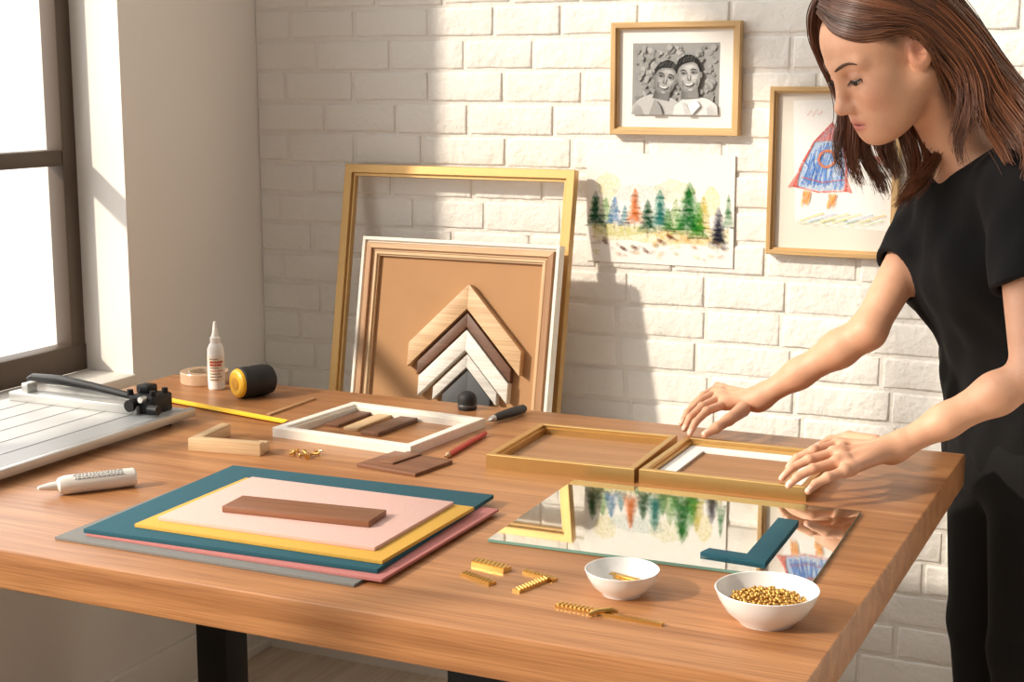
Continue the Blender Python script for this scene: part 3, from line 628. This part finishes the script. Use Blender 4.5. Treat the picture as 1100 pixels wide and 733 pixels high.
# ------------------------------------------------------------------ person: implicit surfaces
def smin(a, b, k):
    if k <= 0: return np.minimum(a, b)
    h = np.maximum(k-np.abs(a-b), 0)/k
    return np.minimum(a, b)-h*h*k*.25
class Vol:
    def __init__(s, lo, hi, h):
        s.lo = np.array(lo, float); s.h = h; s.n = np.ceil((np.array(hi, float)-s.lo)/h).astype(int)+1; s.F = np.full(tuple(s.n), 1., np.float32)
    def put(s, lo, hi, fn, k, op=1, mg=.05):
        lo = np.array(lo, float)-mg; hi = np.array(hi, float)+mg
        a = np.clip(np.floor((lo-s.lo)/s.h).astype(int), 0, s.n); b = np.clip(np.ceil((hi-s.lo)/s.h).astype(int)+1, 0, s.n)
        if (b <= a).any(): return
        sl = tuple(slice(i, j) for i, j in zip(a, b))
        X, Y, Z = [(s.lo[q]+s.h*np.arange(a[q], b[q])).astype(np.float32) for q in range(3)]
        d = fn(X[:, None, None], Y[None, :, None], Z[None, None, :]); f = s.F[sl]
        s.F[sl] = smin(f, d, k) if op > 0 else -smin(-f, d, k)
    def cap(s, a, b, ra, rb, k, op=1, mg=.05, cut=None):
        a = np.array(a, np.float32); b = np.array(b, np.float32); ab = b-a; l2 = float(ab@ab)+1e-12
        def fn(X, Y, Z):
            x, y, z = X-a[0], Y-a[1], Z-a[2]
            t = np.clip((x*ab[0]+y*ab[1]+z*ab[2])/l2, 0, 1)
            d = np.sqrt((x-t*ab[0])**2+(y-t*ab[1])**2+(z-t*ab[2])**2)-(ra+(rb-ra)*t)
            if cut is not None:
                c, n = cut; d = np.maximum(d, (X-c[0])*n[0]+(Y-c[1])*n[1]+(Z-c[2])*n[2])
            return d
        r = max(ra, rb); s.put(np.minimum(a, b)-r, np.maximum(a, b)+r, fn, k, op, mg)
    def ell(s, c, r, R, k, op=1, mg=.05, planes=()):
        c = np.array(c, np.float32); r = np.array(r, np.float32); R = np.array(R, np.float32)
        def fn(X, Y, Z):
            x, y, z = X-c[0], Y-c[1], Z-c[2]
            q = [x*R[0, i]+y*R[1, i]+z*R[2, i] for i in range(3)]
            k0 = np.sqrt(sum((q[i]/r[i])**2 for i in range(3))); k1 = np.sqrt(sum((q[i]/r[i]**2)**2 for i in range(3)))
            d = k0*(k0-1)/np.maximum(k1, 1e-6)
            for n, off in planes: d = np.maximum(d, X*n[0]+Y*n[1]+Z*n[2]-off)
            return d
        m_ = float(r.max()); s.put(c-m_, c+m_, fn, k, op, mg)
    def mesh(s):
        I = s.F < 0; n = s.n
        def sh(a, b, c): return I[a:n[0]-1+a, b:n[1]-1+b, c:n[2]-1+c]
        an = sh(0, 0, 0).copy(); al = an.copy(); cs = [(a, b, c) for a in (0, 1) for b in (0, 1) for c in (0, 1)]
        for q in cs[1:]: an |= sh(*q); al &= sh(*q)
        an &= ~al; idx = np.argwhere(an); del an, al
        dims = tuple(n-1); flat = np.ravel_multi_index(idx.T, dims)
        vals = np.stack([s.F[idx[:, 0]+a, idx[:, 1]+b, idx[:, 2]+c] for a, b, c in cs], 1)
        acc = np.zeros((len(idx), 3)); cnt = np.zeros((len(idx), 1))
        for i in range(8):
            for ax, bit in ((0, 4), (1, 2), (2, 1)):
                if i & bit: continue
                j = i | bit; va, vb = vals[:, i], vals[:, j]; x = (va < 0) != (vb < 0)
                t = np.where(x, va/np.where(x, va-vb, 1), 0); p = np.tile(np.array(cs[i], float), (len(idx), 1)); p[:, ax] += t
                acc += np.where(x[:, None], p, 0); cnt += x[:, None]
        V = s.lo+s.h*(idx+acc/np.maximum(cnt, 1)); faces = []
        for ax in range(3):
            s0 = [slice(None)]*3; s1 = [slice(None)]*3; s0[ax] = slice(0, -1); s1[ax] = slice(1, None)
            e = np.argwhere(I[tuple(s0)] != I[tuple(s1)]); o1, o2 = [(1, 2), (2, 0), (0, 1)][ax]
            e = e[(e[:, o1] > 0) & (e[:, o2] > 0) & (e[:, o1] < n[o1]-1) & (e[:, o2] < n[o2]-1)]
            if not len(e): continue
            ins = I[e[:, 0], e[:, 1], e[:, 2]]; q = []
            for d1, d2 in ((1, 1), (0, 1), (0, 0), (1, 0)):
                c = e.copy(); c[:, o1] -= d1; c[:, o2] -= d2; q.append(np.searchsorted(flat, np.ravel_multi_index(c.T, dims)))
            q = np.stack(q, 1); q = np.where(ins[:, None], q, q[:, ::-1]); faces.append(q)
        return V, np.concatenate(faces)
def vol_obj(V, F_, name, mt, parent, off, col=None):
    me = bpy.data.meshes.new(name); me.from_pydata((V-np.array(off)).tolist(), [], F_.tolist()); me.materials.append(mt); me.shade_smooth()
    if col is not None:
        at = me.color_attributes.new('tint', 'FLOAT_COLOR', 'POINT'); at.data.foreach_set('color', np.concatenate([col, np.ones((len(col), 1))], 1).astype(np.float32).ravel())
    o = bpy.data.objects.new(name, me); C.objects.link(o); o.parent = parent; return o
n_ = lambda v: np.array(v, float)
D = TZ-.86-(.026-GT)
def ph(q): return pt(q[0], q[1], q[2]+D)
PV, WA, CH = cam(1094, 478, 2.66), cam(1084, 398, 2.62), cam(1056, 285, 2.55)
SR, SL, NB = cam(1012, 212, 2.63), cam(1094, 196, 2.37), cam(1044, 172, 2.50)
ER, EL = cam(932, 356, 2.55), cam(1108, 403, 2.27)
WR, WL = ph((814, 429, .928)), ph((958, 483, .925))
root = thing('person', 'person in black t-shirt and trousers leaning over the table, hands on gold frame', 'person', (PV.x, PV.y, 0))
P0 = n_(root.location)
# torso frame
Ld = (SL-SR).normalized(); Ud = (NB-PV).normalized(); Fd = Ld.cross(Ud).normalized(); Ud = Fd.cross(Ld).normalized()
RT = np.array([n_(Fd), n_(Ld), n_(Ud)]).T
# head frame
yaw = math.radians(13); pit = math.radians(30); SC = 1.08
lat = Vector((ca, sa, 0)); fwd = Vector((-sa, ca, 0))
Fh = -lat*math.cos(yaw)-fwd*math.sin(yaw); Lh = lat*math.sin(yaw)-fwd*math.cos(yaw)
HF = Fh*math.cos(pit)-Vector((0, 0, 1))*math.sin(pit); HU = Fh*math.sin(pit)+Vector((0, 0, 1))*math.cos(pit)
HR = np.array([n_(HF), n_(Lh), n_(HU)]).T; HC = n_(cam(956, 54, 2.42))
def hl(x, y, z): return HC+HR@(np.array([x, y, z])*SC)
def build_torso(V, g=0, k=.05):
    V.ell(n_(CH), (.100+g, .135+g, .17+g), RT, k); V.ell(n_(WA), (.096+g, .125+g, .16+g), RT, k); V.ell(n_(PV), (.108+g, .150+g, .14+g), RT, k)
    for s_ in (-1, 1): V.ell(n_(CH+Fd*.060+Ld*s_*.060+Ud*.005), (.05+g, .055+g, .055+g), RT, .04)
    V.cap(n_(SR), n_(SL), .042+g, .042+g, k); V.cap(n_(NB-Ud*.03+Fd*-.02), n_(CH), .056+g, .09+g, k)
B = Vol((-.86, 2.02, .76), (.12, 2.93, 1.60), .0021)
build_torso(B)
# neck and arms
B.cap(hl(-.026, 0, -.05), n_(NB-Ud*.02), .046, .052, .03)
B.cap(hl(-.012, .052, -.045), n_(NB+Fd*.03+Ld*.012-Ud*.01), .011, .010, .02)      # neck tendon
for S_, E_, W_ in ((SR, ER, WR), (SL, EL, WL)):
    B.cap(n_(S_), n_(E_), .041, .0295, .02); f_ = E_.lerp(W_, .25); B.cap(n_(E_), n_(f_), .0285, .0300, .02); B.cap(n_(f_), n_(E_.lerp(W_, .62)), .0300, .0238, .02); B.cap(n_(E_.lerp(W_, .62)), n_(W_), .0238, .0188, .02)
    B.ell(n_(W_), (.023, .021, .0178), np.eye(3), .02)
    B.ell(n_(W_.lerp(E_, .06)+Vector((0, 0, .014))), (.009, .009, .007), np.eye(3), .012)    # wrist bone
# hands
tips = []
def hand(wr, kn, fingers, thumb):
    ks = [ph(q) for q in kn]
    for q in ks: B.cap(n_(wr), n_(q), .0142, .0092, .012, 1, .03)
    for a, b in zip(ks[:-1], ks[1:]): B.cap(n_(a.lerp(wr, .12)), n_(b.lerp(wr, .12)), .0084, .0084, .010, 1, .03)
    for q in ks: B.ell(n_(q+Vector((0, 0, .003))), (.0072, .0072, .0072), np.eye(3), .008, 1, .02)
    for q, fp in zip(ks, fingers):
        P_ = [q]+[ph(r) for r in fp]; rr = [.0084, .0073, .0064, .0051]
        for i in range(3): B.cap(n_(P_[i]), n_(P_[i+1]), rr[i], rr[i+1], .003, 1, .02)
        B.ell(n_(P_[1]), (.0077, .0077, .0076), np.eye(3), .003, 1, .02)
        tips.append((n_(P_[3]), n_(P_[3]-P_[2])))
    P_ = [ph(r) for r in thumb]; rr = [.0135, .0100, .0084, .0062]
    for i in range(3): B.cap(n_(P_[i]), n_(P_[i+1]), rr[i], rr[i+1], .006, 1, .02)
    tips.append((n_(P_[3]), n_(P_[3]-P_[2])))
hand(WL, [(899, 478, .921), (895, 487, .925), (898, 497, .921), (907, 507, .914)],
     [[(874, 484, .919), (856, 492, .907), (847, 502, .8922)], [(869, 494, .919), (850, 503, .907), (840, 514, .8922)], [(873, 504, .915), (856, 513, .904), (847, 522, .8922)], [(889, 513, .909), (876, 520, .900), (868, 528, .8922)]],
     [(940, 476, .915), (912, 470, .908), (892, 474, .900), (876, 481, .8932)])
hand(WR, [(777, 435, .918), (771, 429, .922), (768, 423, .920), (771, 417, .914)],
     [[(759, 442, .917), (747, 454, .906), (741, 466, .8922)], [(754, 437, .919), (741, 449, .907), (735, 461, .8922)], [(752, 431, .917), (739, 443, .905), (732, 455, .8922)], [(756, 425, .911), (745, 435, .902), (736, 446, .8922)]],
     [(798, 440, .916), (783, 451, .910), (769, 460, .902), (757, 467, .8932)])
# head
def HE(c, r, k, op=1, R=None, planes=()): B.ell(hl(*c), [v*SC for v in r], HR if R is None else HR@R, k*SC, op, .05, planes)
def HK(a, b, ra, rb, k, op=1): B.cap(hl(*a), hl(*b), ra*SC, rb*SC, k*SC, op, .04)
HE((-.010, 0, .034), (.094, .074, .082), .02)
HE((.040, 0, .035), (.045, .060, .052), .03)
HE((.038, 0, -.030), (.046, .054, .075), .03)
HE((.044, 0, -.074), (.036, .040, .034), .03)
HK((.079, -.006, -.099), (.079, .006, -.099), .0130, .0130, .02)
for s_ in (-1, 1):
    HE((.056, s_*.040, -.032), (.025, .019, .024), .035); HK((.0, s_*.055, -.045), (.06, s_*.024, -.092), .015, .013, .035)
    HK((.0825, s_*.012, .019), (.0695, s_*.046, .020), .0078, .0068, .016)
    HE((.101, s_*.034, -.002), (.0190, .0180, .0130), .015, -1)
    pn_ = HR@np.array([0, 0, -1.0])
    HE((.0735, s_*.032, .000), (.0140, .0155, .0135), .004, 1, None, ((pn_, float(pn_@hl(.08, 0, -.0020))),))
    HE((.0722, s_*.032, -.0115), (.0118, .0150, .0050), .006)
HE((.068, 0, -.068), (.024, .031, .026), .03)
HK((.084, 0, .014), (.1050, 0, -.034), .0070, .0086, .016); HE((.1060, 0, -.038), (.0108, .0098, .0090), .011)
for s_ in (-1, 1): HE((.096, s_*.0100, -.043), (.0088, .0058, .0062), .009); HE((.1005, s_*.0060, -.0500), (.003, .0024, .002), .003, -1)
HE((.0890, 0, -.0660), (.0086, .0205, .0052), .006); HE((.0885, 0, -.0774), (.0092, .0178, .0062), .006)
HE((.0980, 0, -.0716), (.0066, .020, .0009), .003, -1)
for s_ in (-1, 1):
    tl = np.array(Matrix.Rotation(s_*-.35, 3, 'Z') @ Matrix.Rotation(-.25, 3, 'Y'))
    HE((-.006, s_*.076, -.006), (.018, .0072, .029), .005, 1, tl); HE((-.002, s_*.084, -.002), (.0095, .006, .017), .004, -1, tl)
V_, F_ = B.mesh(); del B
base = np.array(lin((216, 165, 134))); col = np.tile(base, (len(V_), 1))
loc = ((V_-HC)@HR)/SC
def blend(w, c):
    global col
    col = col*(1-w[:, None])+np.array(lin(c))*w[:, None]
def gw(c, r): return np.exp(-((((loc-np.array(c))/np.array(r))**2).sum(1)))
for s_ in (-1, 1): blend(.28*gw((.07, s_*.045, -.035), (.022, .022, .018)), (214, 132, 112))
blend(.2*gw((.11, 0, -.042), (.012, .012, .012)), (208, 130, 112))
gw2 = lambda c, r: np.exp(-((((loc-np.array(c))/np.array(r))**2).sum(1))**2)
blend(.88*gw2((.094, 0, -.0718), (.016, .0210, .0112)), (180, 92, 84))
blend(.7*gw2((.094, 0, -.0716), (.02, .019, .0014)), (112, 54, 50))
for s_ in (-1, 1):
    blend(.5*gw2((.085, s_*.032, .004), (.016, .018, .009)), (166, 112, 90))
    blend(.3*gw2((.005, s_*.08, -.006), (.02, .015, .03)), (206, 122, 102)); blend(.5*gw2((-.002, s_*.078, -.002), (.010, .012, .016)), (176, 104, 84))
# hair-coloured scalp at the roots
hlv = loc[:, 0]*.8-loc[:, 2]*.6
w_ = np.clip((.012-hlv)/.010, 0, 1)*(np.linalg.norm(loc/np.array([.1, .08, .12]), axis=1) < 1.25)*(loc[:, 2] > -.02)*(1-gw2((.0, .078, -.008), (.026, .02, .036)))*(1-gw2((.0, -.078, -.008), (.026, .02, .036)))
blend(.85*w_, (84, 54, 38))
for tp_, dr in tips:
    dr = dr/np.linalg.norm(dr); up = np.array([0, 0, 1.])-dr*dr[2]; up /= np.linalg.norm(up); c_ = tp_-dr*.001+up*.0052
    q = V_-c_; a1 = q@dr; a2 = q@up; a3 = np.linalg.norm(q-np.outer(a1, dr)-np.outer(a2, up), axis=1)
    blend(.35*np.exp(-(((V_-tp_)/.012)**2).sum(1)), (214, 138, 116))
    blend(.75*((np.abs(a1) < .0058) & (a2 > -.0040) & (a2 < .006) & (a3 < .0040)).astype(float), (240, 202, 186))
sk, nt, b = newmat('skin'); at = nt.nodes.new('ShaderNodeAttribute'); at.attribute_name = 'tint'
tc = nt.nodes.new('ShaderNodeTexCoord')
nz = nt.nodes.new('ShaderNodeTexNoise'); nz.inputs['Scale'].default_value = 45; nz.inputs['Detail'].default_value = 6; nt.links.new(tc.outputs['Object'], nz.inputs['Vector'])
rp = nt.nodes.new('ShaderNodeValToRGB'); rp.color_ramp.elements[0].position = .3; rp.color_ramp.elements[0].color = (.88, .79, .74, 1); rp.color_ramp.elements[1].position = .65; nt.links.new(nz.outputs['Fac'], rp.inputs[0])
mx = nt.nodes.new('ShaderNodeMix'); mx.data_type = 'RGBA'; mx.blend_type = 'MULTIPLY'; mx.inputs[0].default_value = .5
nt.links.new(at.outputs['Color'], mx.inputs[6]); nt.links.new(rp.outputs[0], mx.inputs[7]); nt.links.new(mx.outputs[2], b.inputs['Base Color'])
n2 = nt.nodes.new('ShaderNodeTexNoise'); n2.inputs['Scale'].default_value = 320; n2.inputs['Detail'].default_value = 3; nt.links.new(tc.outputs['Object'], n2.inputs['Vector'])
bp = nt.nodes.new('ShaderNodeBump'); bp.inputs['Strength'].default_value = .2; bp.inputs['Distance'].default_value = .0015; nt.links.new(n2.outputs['Fac'], bp.inputs['Height']); nt.links.new(bp.outputs['Normal'], b.inputs['Normal'])
b.inputs['Roughness'].default_value = .52; b.inputs['Subsurface Weight'].default_value = .12; b.inputs['Subsurface Radius'].default_value = (.012, .005, .003); b.inputs['Subsurface Scale'].default_value = .5
vol_obj(V_, F_, 'body', sk, root, P0, col)
def surf(y, z):
    q = (np.abs(loc[:, 1]-y) < .0025) & (np.abs(loc[:, 2]-z) < .0025) & (loc[:, 0] > .03)
    return float(loc[q, 0].max()) if q.any() else .08
# eyes, lashes, brows
m_eye = M('eye white', (226, 218, 210), .2); m_iris = M('brown iris', (62, 40, 26), .2); m_lash = M('dark lash', (30, 20, 15), .7); m_brow = M('brow hair', (78, 52, 37), .8)
for s_ in (-1, 1):
    MB().sph(hl(.0738, s_*.032, -.001)-P0, .0126*SC).build('eye', m_eye, root)
    MB().sph(hl(.0738+.0078, s_*.0315, -.0060)-P0, .0066*SC).build('iris', m_iris, root)
    m = MB()
    arc = [hl(.0735+.0146*math.cos(t), s_*(.032+.0160*math.sin(t)), -.0028-.0010*math.cos(t)) for t in [(-1.05+2.2*k/9) for k in range(10)]]
    m.tube([q-P0 for q in arc], [.0006]+[.0014]*8+[.0008], 6)
    for k in range(1, 10):
        q = arc[k]; t = -1.05+2.2*k/9; e_ = hl(.0735+.0226*math.cos(t), s_*(.032+.0245*math.sin(t)), -.0075); m.tube([q-P0, (q+e_)/2-P0-np.array([0, 0, .0006]), e_-P0], [.0008, .0006, .0002], 4)
    m.build('eyelash', m_lash, root)
    bp_ = [(.012, .0190), (.018, .0212), (.025, .0232), (.033, .0250), (.041, .0252), (.048, .0228), (.053, .0195)]
    m = MB(); m.tube([hl(surf(s_*y, z)-.0004, s_*y, z)-P0 for y, z in bp_], [.0016, .0024, .0027, .0025, .0021, .0015, .0006], 8); m.build('eyebrow', m_brow, root)
# clothes
m_cloth = M('black cotton', (17, 16, 17), .92, 0, .12, 40, .25, 500, .3)
S = Vol((-.62, 2.2, .74), (.22, 3.0, 1.46), .003)
build_torso(S, .010)
HEMS = ((SR, ER, .53), (SL, EL, .56))
for S_, E_, f_ in HEMS:
    d_ = (E_-S_).normalized(); hem = S_.lerp(E_, f_)
    S.cap(n_(S_), n_(S_.lerp(E_, .8)), .053, .053, .03, 1, .05, (n_(hem), n_(d_)))
S.cap(hl(-.026, 0, -.05), n_(NB+Ud*.005), .058, .062, .008, -1)
S.ell(n_(NB+Ud*.02+Fd*.02), (.072, .072, .04), RT, .01, -1)
# soft folds
gx = [S.lo[q]+S.h*np.arange(S.n[q]) for q in range(3)]
zz = gx[2][None, None, :]; xx = gx[0][:, None, None]; yy = gx[1][None, :, None]
S.F += (.0026*np.sin(52*(zz*.8+xx*.9-yy*.3)+3*np.sin(9*zz+7*xx))+.0015*np.sin(95*(zz*.3-xx*.8+yy*.9)+2*np.sin(14*zz))).astype(np.float32)
for S_, E_, f_ in HEMS: S.cap(n_(S_.lerp(E_, f_-.06)), n_(E_), .0415, .0415, 0, -1, .03)
V_, F_ = S.mesh(); vol_obj(V_, F_, 't_shirt', m_cloth, root, P0); del S
T_ = Vol((PV.x-.3, PV.y-.3, .03), (PV.x+.3, PV.y+.3, .92), .005)
T_.ell(n_(PV), (.119, .160, .13), RT, .04)
for s_ in (-1, 1):
    hp = PV+Ld*s_*.078; hp = Vector((hp.x, hp.y, .75)); kn_ = Vector((hp.x+Fd.x*.01, hp.y+Fd.y*.01, .43)); an = Vector((hp.x-Fd.x*.02, hp.y-Fd.y*.02, .09))
    T_.cap(n_(hp), n_(kn_), .088, .060, .03); T_.cap(n_(kn_), n_(an), .060, .046, .02, 1, .05, (n_((0, 0, .07)), n_((0, 0, -1))))
    a0 = Vector((an.x, an.y, 0)); fd = Vector((Fd.x, Fd.y, 0)).normalized()
    sh = Vol(n_(a0)-np.array([.26, .26, -.0]), n_(a0)+np.array([.26, .26, .16]), .005)
    sh.cap(n_(a0+fd*-.03+Vector((0, 0, .035))), n_(a0+fd*.13+Vector((0, 0, .022))), .038, .03, .02, 1, .05, (n_((0, 0, .006)), n_((0, 0, -1)))); sh.cap(n_(a0+Vector((0, 0, .04))), n_(a0+Vector((0, 0, .08))), .038, .036, .02)
    v1, f1 = sh.mesh(); vol_obj(v1, f1, 'shoe', m_blackr, root, P0)
V_, F_ = T_.mesh(); vol_obj(V_, F_, 'trousers', M('black denim', (18, 17, 18), .9, 0, .1, 40, .2, 400, .3), root, P0); del T_
# hair
hm, nt, b = newmat('brown hair'); at = nt.nodes.new('ShaderNodeAttribute'); at.attribute_name = 'tint'; nt.links.new(at.outputs['Color'], b.inputs['Base Color'])
b.inputs['Roughness'].default_value = .34; b.inputs['Specular IOR Level'].default_value = .55
Hh = Vol(HC-.22, HC+.22, .003)
nv = HR@(np.array([.8, 0, -.6])); pl = ((nv, float(nv@HC)-.008*SC),)
CAPS = [((-.014, 0, .037), (.098, .079, .087)), ((.03, 0, .042), (.058, .066, .060)), ((-.05, 0, -.03), (.058, .066, .073))]
for i, (c_, r_) in enumerate(CAPS): Hh.ell(hl(*c_), [v*SC for v in r_], HR, .01, 1, .05, pl if i < 2 else ())
Hh.ell(hl(.004, .085, -.014), [v*SC for v in (.026, .028, .036)], HR, .012, -1)
hv, hf = Hh.mesh(); hcol = np.tile(np.array(lin((60, 37, 25))), (len(hv), 1))
verts = [hv]; faces = hf.tolist(); cols = [hcol]; nv_ = len(hv)
rng = np.random.default_rng(5)
def catmull(P_, n):
    P_ = np.array(P_); m_ = len(P_); out = []
    for t in np.linspace(0, m_-1, n):
        i = min(int(t), m_-2); f = t-i; p0, p1, p2, p3 = P_[max(i-1, 0)], P_[i], P_[i+1], P_[min(i+2, m_-1)]
        out.append(.5*((2*p1)+(-p0+p2)*f+(2*p0-5*p1+4*p2-p3)*f*f+(-p0+3*p1-3*p2+p3)*f**3))
    return np.array(out)
latn = n_(lat); fwn = n_(fwd)
def sheet(guides, count, thick, wave, rad=.0016, freq=13, u0=.3, lay=.045, ncl=5):
    global nv_
    n = 44; SD = 4
    G_ = np.array([catmull([n_(cam(*q)) for q in g_], n) for g_ in guides]); SM = len(G_)-1
    NC = ncl*SM+2
    cl_ph = np.cumsum(rng.uniform(.5, 1.5, NC)); cl_v = rng.uniform(0, 1, NC); cl_l = rng.uniform(.84, 1., NC)
    def at_(s):
        j = min(int(s), len(G_)-2); f = s-j; return G_[j]*(1-f)+G_[j+1]*f
    for i in range(count):
        s_ = rng.random()*SM; ci = int(round(s_*ncl)); sc_ = min(max(ci/ncl, 0), SM)
        Q_ = at_(s_); u = np.linspace(0, 1, n)
        pull = np.clip((u-u0*.6)/(1-u0*.6), 0, 1)**.7*.5          # strands gather into loose locks
        Q_ = Q_*(1-pull[:, None])+at_(sc_)*pull[:, None]
        stray = 3.0 if rng.random() < .05 else 1.0
        off = rng.normal(0, thick*stray, 3); phs = rng.normal(0, .25)+cl_ph[ci]; ln_ = cl_l[ci]-rng.random()*.08
        amp = wave*np.clip((u-u0)/(1-u0), 0, 1)**.7
        Q_ = Q_+off*(.3+.9*u)[:, None]+latn*(amp*np.sin(u*freq+phs))[:, None]+fwn*(amp*.7*np.cos(u*freq+phs))[:, None]
        lyr = 1.012+lay*rng.random()
        for c_, r_ in CAPS:          # keep every strand outside the skull
            lc = ((Q_-HC)@HR)/SC-np.array(c_); kk = np.linalg.norm(lc/np.array(r_), axis=1)
            ff = np.where(kk < lyr, lyr/np.maximum(kk, .3), 1.); Q_ = HC+((lc*ff[:, None]+np.array(c_))*SC)@HR.T
        nn = max(6, int(n*ln_)); Q_ = Q_[:nn]; uu = np.linspace(0, 1, nn)
        rr = rad*(.6+.6*rng.random())*np.clip(1.12-uu**4, .3, 1)
        T__ = np.gradient(Q_, axis=0); T__ /= np.linalg.norm(T__, axis=1)[:, None]+1e-9
        x = np.cross(T__, np.array([.3, .5, .81])); x /= np.linalg.norm(x, axis=1)[:, None]+1e-9; y = np.cross(T__, x)
        for k in range(SD): verts.append(Q_+rr[:, None]*(x*math.cos(2*PI*k/SD)+y*math.sin(2*PI*k/SD)))
        for k in range(SD):
            k2 = (k+1) % SD
            for q in range(nn-1): faces.append([nv_+k*nn+q, nv_+k2*nn+q, nv_+k2*nn+q+1, nv_+k*nn+q+1])
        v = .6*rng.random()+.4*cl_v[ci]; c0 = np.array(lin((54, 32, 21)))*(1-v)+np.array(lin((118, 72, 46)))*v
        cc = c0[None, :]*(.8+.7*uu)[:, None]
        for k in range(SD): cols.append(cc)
        nv_ += SD*nn
NG = [[(880, 14, 2.40), (894, 32, 2.37), (920, 41, 2.345), (942, 39, 2.33), (962, 33, 2.325), (986, 36, 2.325), (1007, 58, 2.34), (1016, 95, 2.37), (1014, 138, 2.40), (1022, 182, 2.40)],
      [(880, 4, 2.40), (902, 14, 2.36), (930, 20, 2.335), (955, 20, 2.322), (980, 24, 2.322), (1005, 42, 2.33), (1027, 76, 2.345), (1044, 114, 2.35), (1052, 152, 2.345), (1058, 194, 2.33)],
      [(888, -16, 2.40), (915, -8, 2.365), (945, -2, 2.335), (975, 6, 2.325), (1004, 22, 2.33), (1031, 52, 2.34), (1056, 88, 2.34), (1072, 124, 2.325), (1082, 160, 2.31), (1086, 202, 2.295)],
      [(904, -30, 2.41), (936, -30, 2.375), (970, -24, 2.35), (1002, -8, 2.345), (1033, 22, 2.35), (1063, 60, 2.345), (1088, 98, 2.34), (1104, 132, 2.32), (1112, 168, 2.305), (1116, 208, 2.295)],
      [(920, -38, 2.43), (960, -40, 2.41), (1000, -28, 2.40), (1030, -2, 2.40), (1059, 36, 2.40), (1084, 76, 2.40), (1104, 112, 2.38), (1118, 146, 2.36), (1126, 178, 2.34), (1130, 214, 2.33)],
      [(925, -38, 2.45), (965, -40, 2.46), (1005, -22, 2.46), (1034, 8, 2.46), (1056, 45, 2.46), (1072, 82, 2.45), (1083, 118, 2.43), (1093, 154, 2.40), (1099, 184, 2.38), (1103, 214, 2.37)]]
sheet(NG, 3000, .0028, .019, .0011, 15, .50, .07, 3)
sheet([[(904, -26, 2.42), (882, -8, 2.43), (870, 12, 2.445), (870, 38, 2.475), (884, 80, 2.505), (900, 122, 2.515), (906, 166, 2.515), (930, 226, 2.505)],
       [(914, -30, 2.44), (900, -10, 2.47), (900, 30, 2.50), (915, 75, 2.515), (925, 115, 2.52), (932, 155, 2.515), (946, 192, 2.51), (944, 232, 2.50)],
       [(930, -30, 2.47), (940, 10, 2.51), (955, 55, 2.515), (970, 95, 2.515), (977, 125, 2.505), (980, 156, 2.495), (972, 190, 2.485), (958, 222, 2.48)],
       [(940, -30, 2.48), (960, 10, 2.52), (980, 55, 2.52), (995, 95, 2.505), (1002, 125, 2.49), (1004, 150, 2.475), (998, 178, 2.46), (988, 208, 2.45)]], 1700, .0034, .019, .0011, 11, .42, .03, 2)
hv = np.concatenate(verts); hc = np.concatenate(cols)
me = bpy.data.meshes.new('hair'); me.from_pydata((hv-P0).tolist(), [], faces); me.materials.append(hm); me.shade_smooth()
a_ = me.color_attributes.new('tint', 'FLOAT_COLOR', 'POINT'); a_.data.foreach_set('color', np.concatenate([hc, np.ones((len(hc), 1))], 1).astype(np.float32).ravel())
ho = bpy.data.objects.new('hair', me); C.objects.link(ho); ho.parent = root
# ------------------------------------------------------------------ light
sd = bpy.data.lights.new('sun', 'SUN'); sd.energy = 3.8; sd.angle = math.radians(2.5); sd.color = (1, .88, .72)
so = bpy.data.objects.new('sun', sd); C.objects.link(so)
dv = Vector((.70, .70, -.56)).normalized(); so.rotation_euler = dv.to_track_quat('-Z', 'Y').to_euler(); so.location = (-5, -3, 5)
w = bpy.data.worlds.new('World'); bpy.context.scene.world = w; w.use_nodes = True; nt = w.node_tree; N = nt.nodes; L = nt.links
bg = N['Background']; tc = N.new('ShaderNodeTexCoord'); dp = N.new('ShaderNodeVectorMath'); dp.operation = 'DOT_PRODUCT'; dp.inputs[1].default_value = (-.95, -.1, .28)
L.new(tc.outputs['Generated'], dp.inputs[0]); rp = N.new('ShaderNodeValToRGB'); L.new(dp.outputs['Value'], rp.inputs[0])
e = rp.color_ramp.elements; e[0].position = .0; e[0].color = (.25, .233, .212, 1); e[1].position = .75; e[1].color = (3.1, 3.0, 2.86, 1)
x = rp.color_ramp.elements.new(.3); x.color = (.31, .288, .262, 1)
L.new(rp.outputs[0], bg.inputs['Color']); bg.inputs['Strength'].default_value = 1.0
try:
    bpy.context.scene.view_settings.view_transform = 'Standard'; bpy.context.scene.view_settings.look = 'None'
except Exception: pass
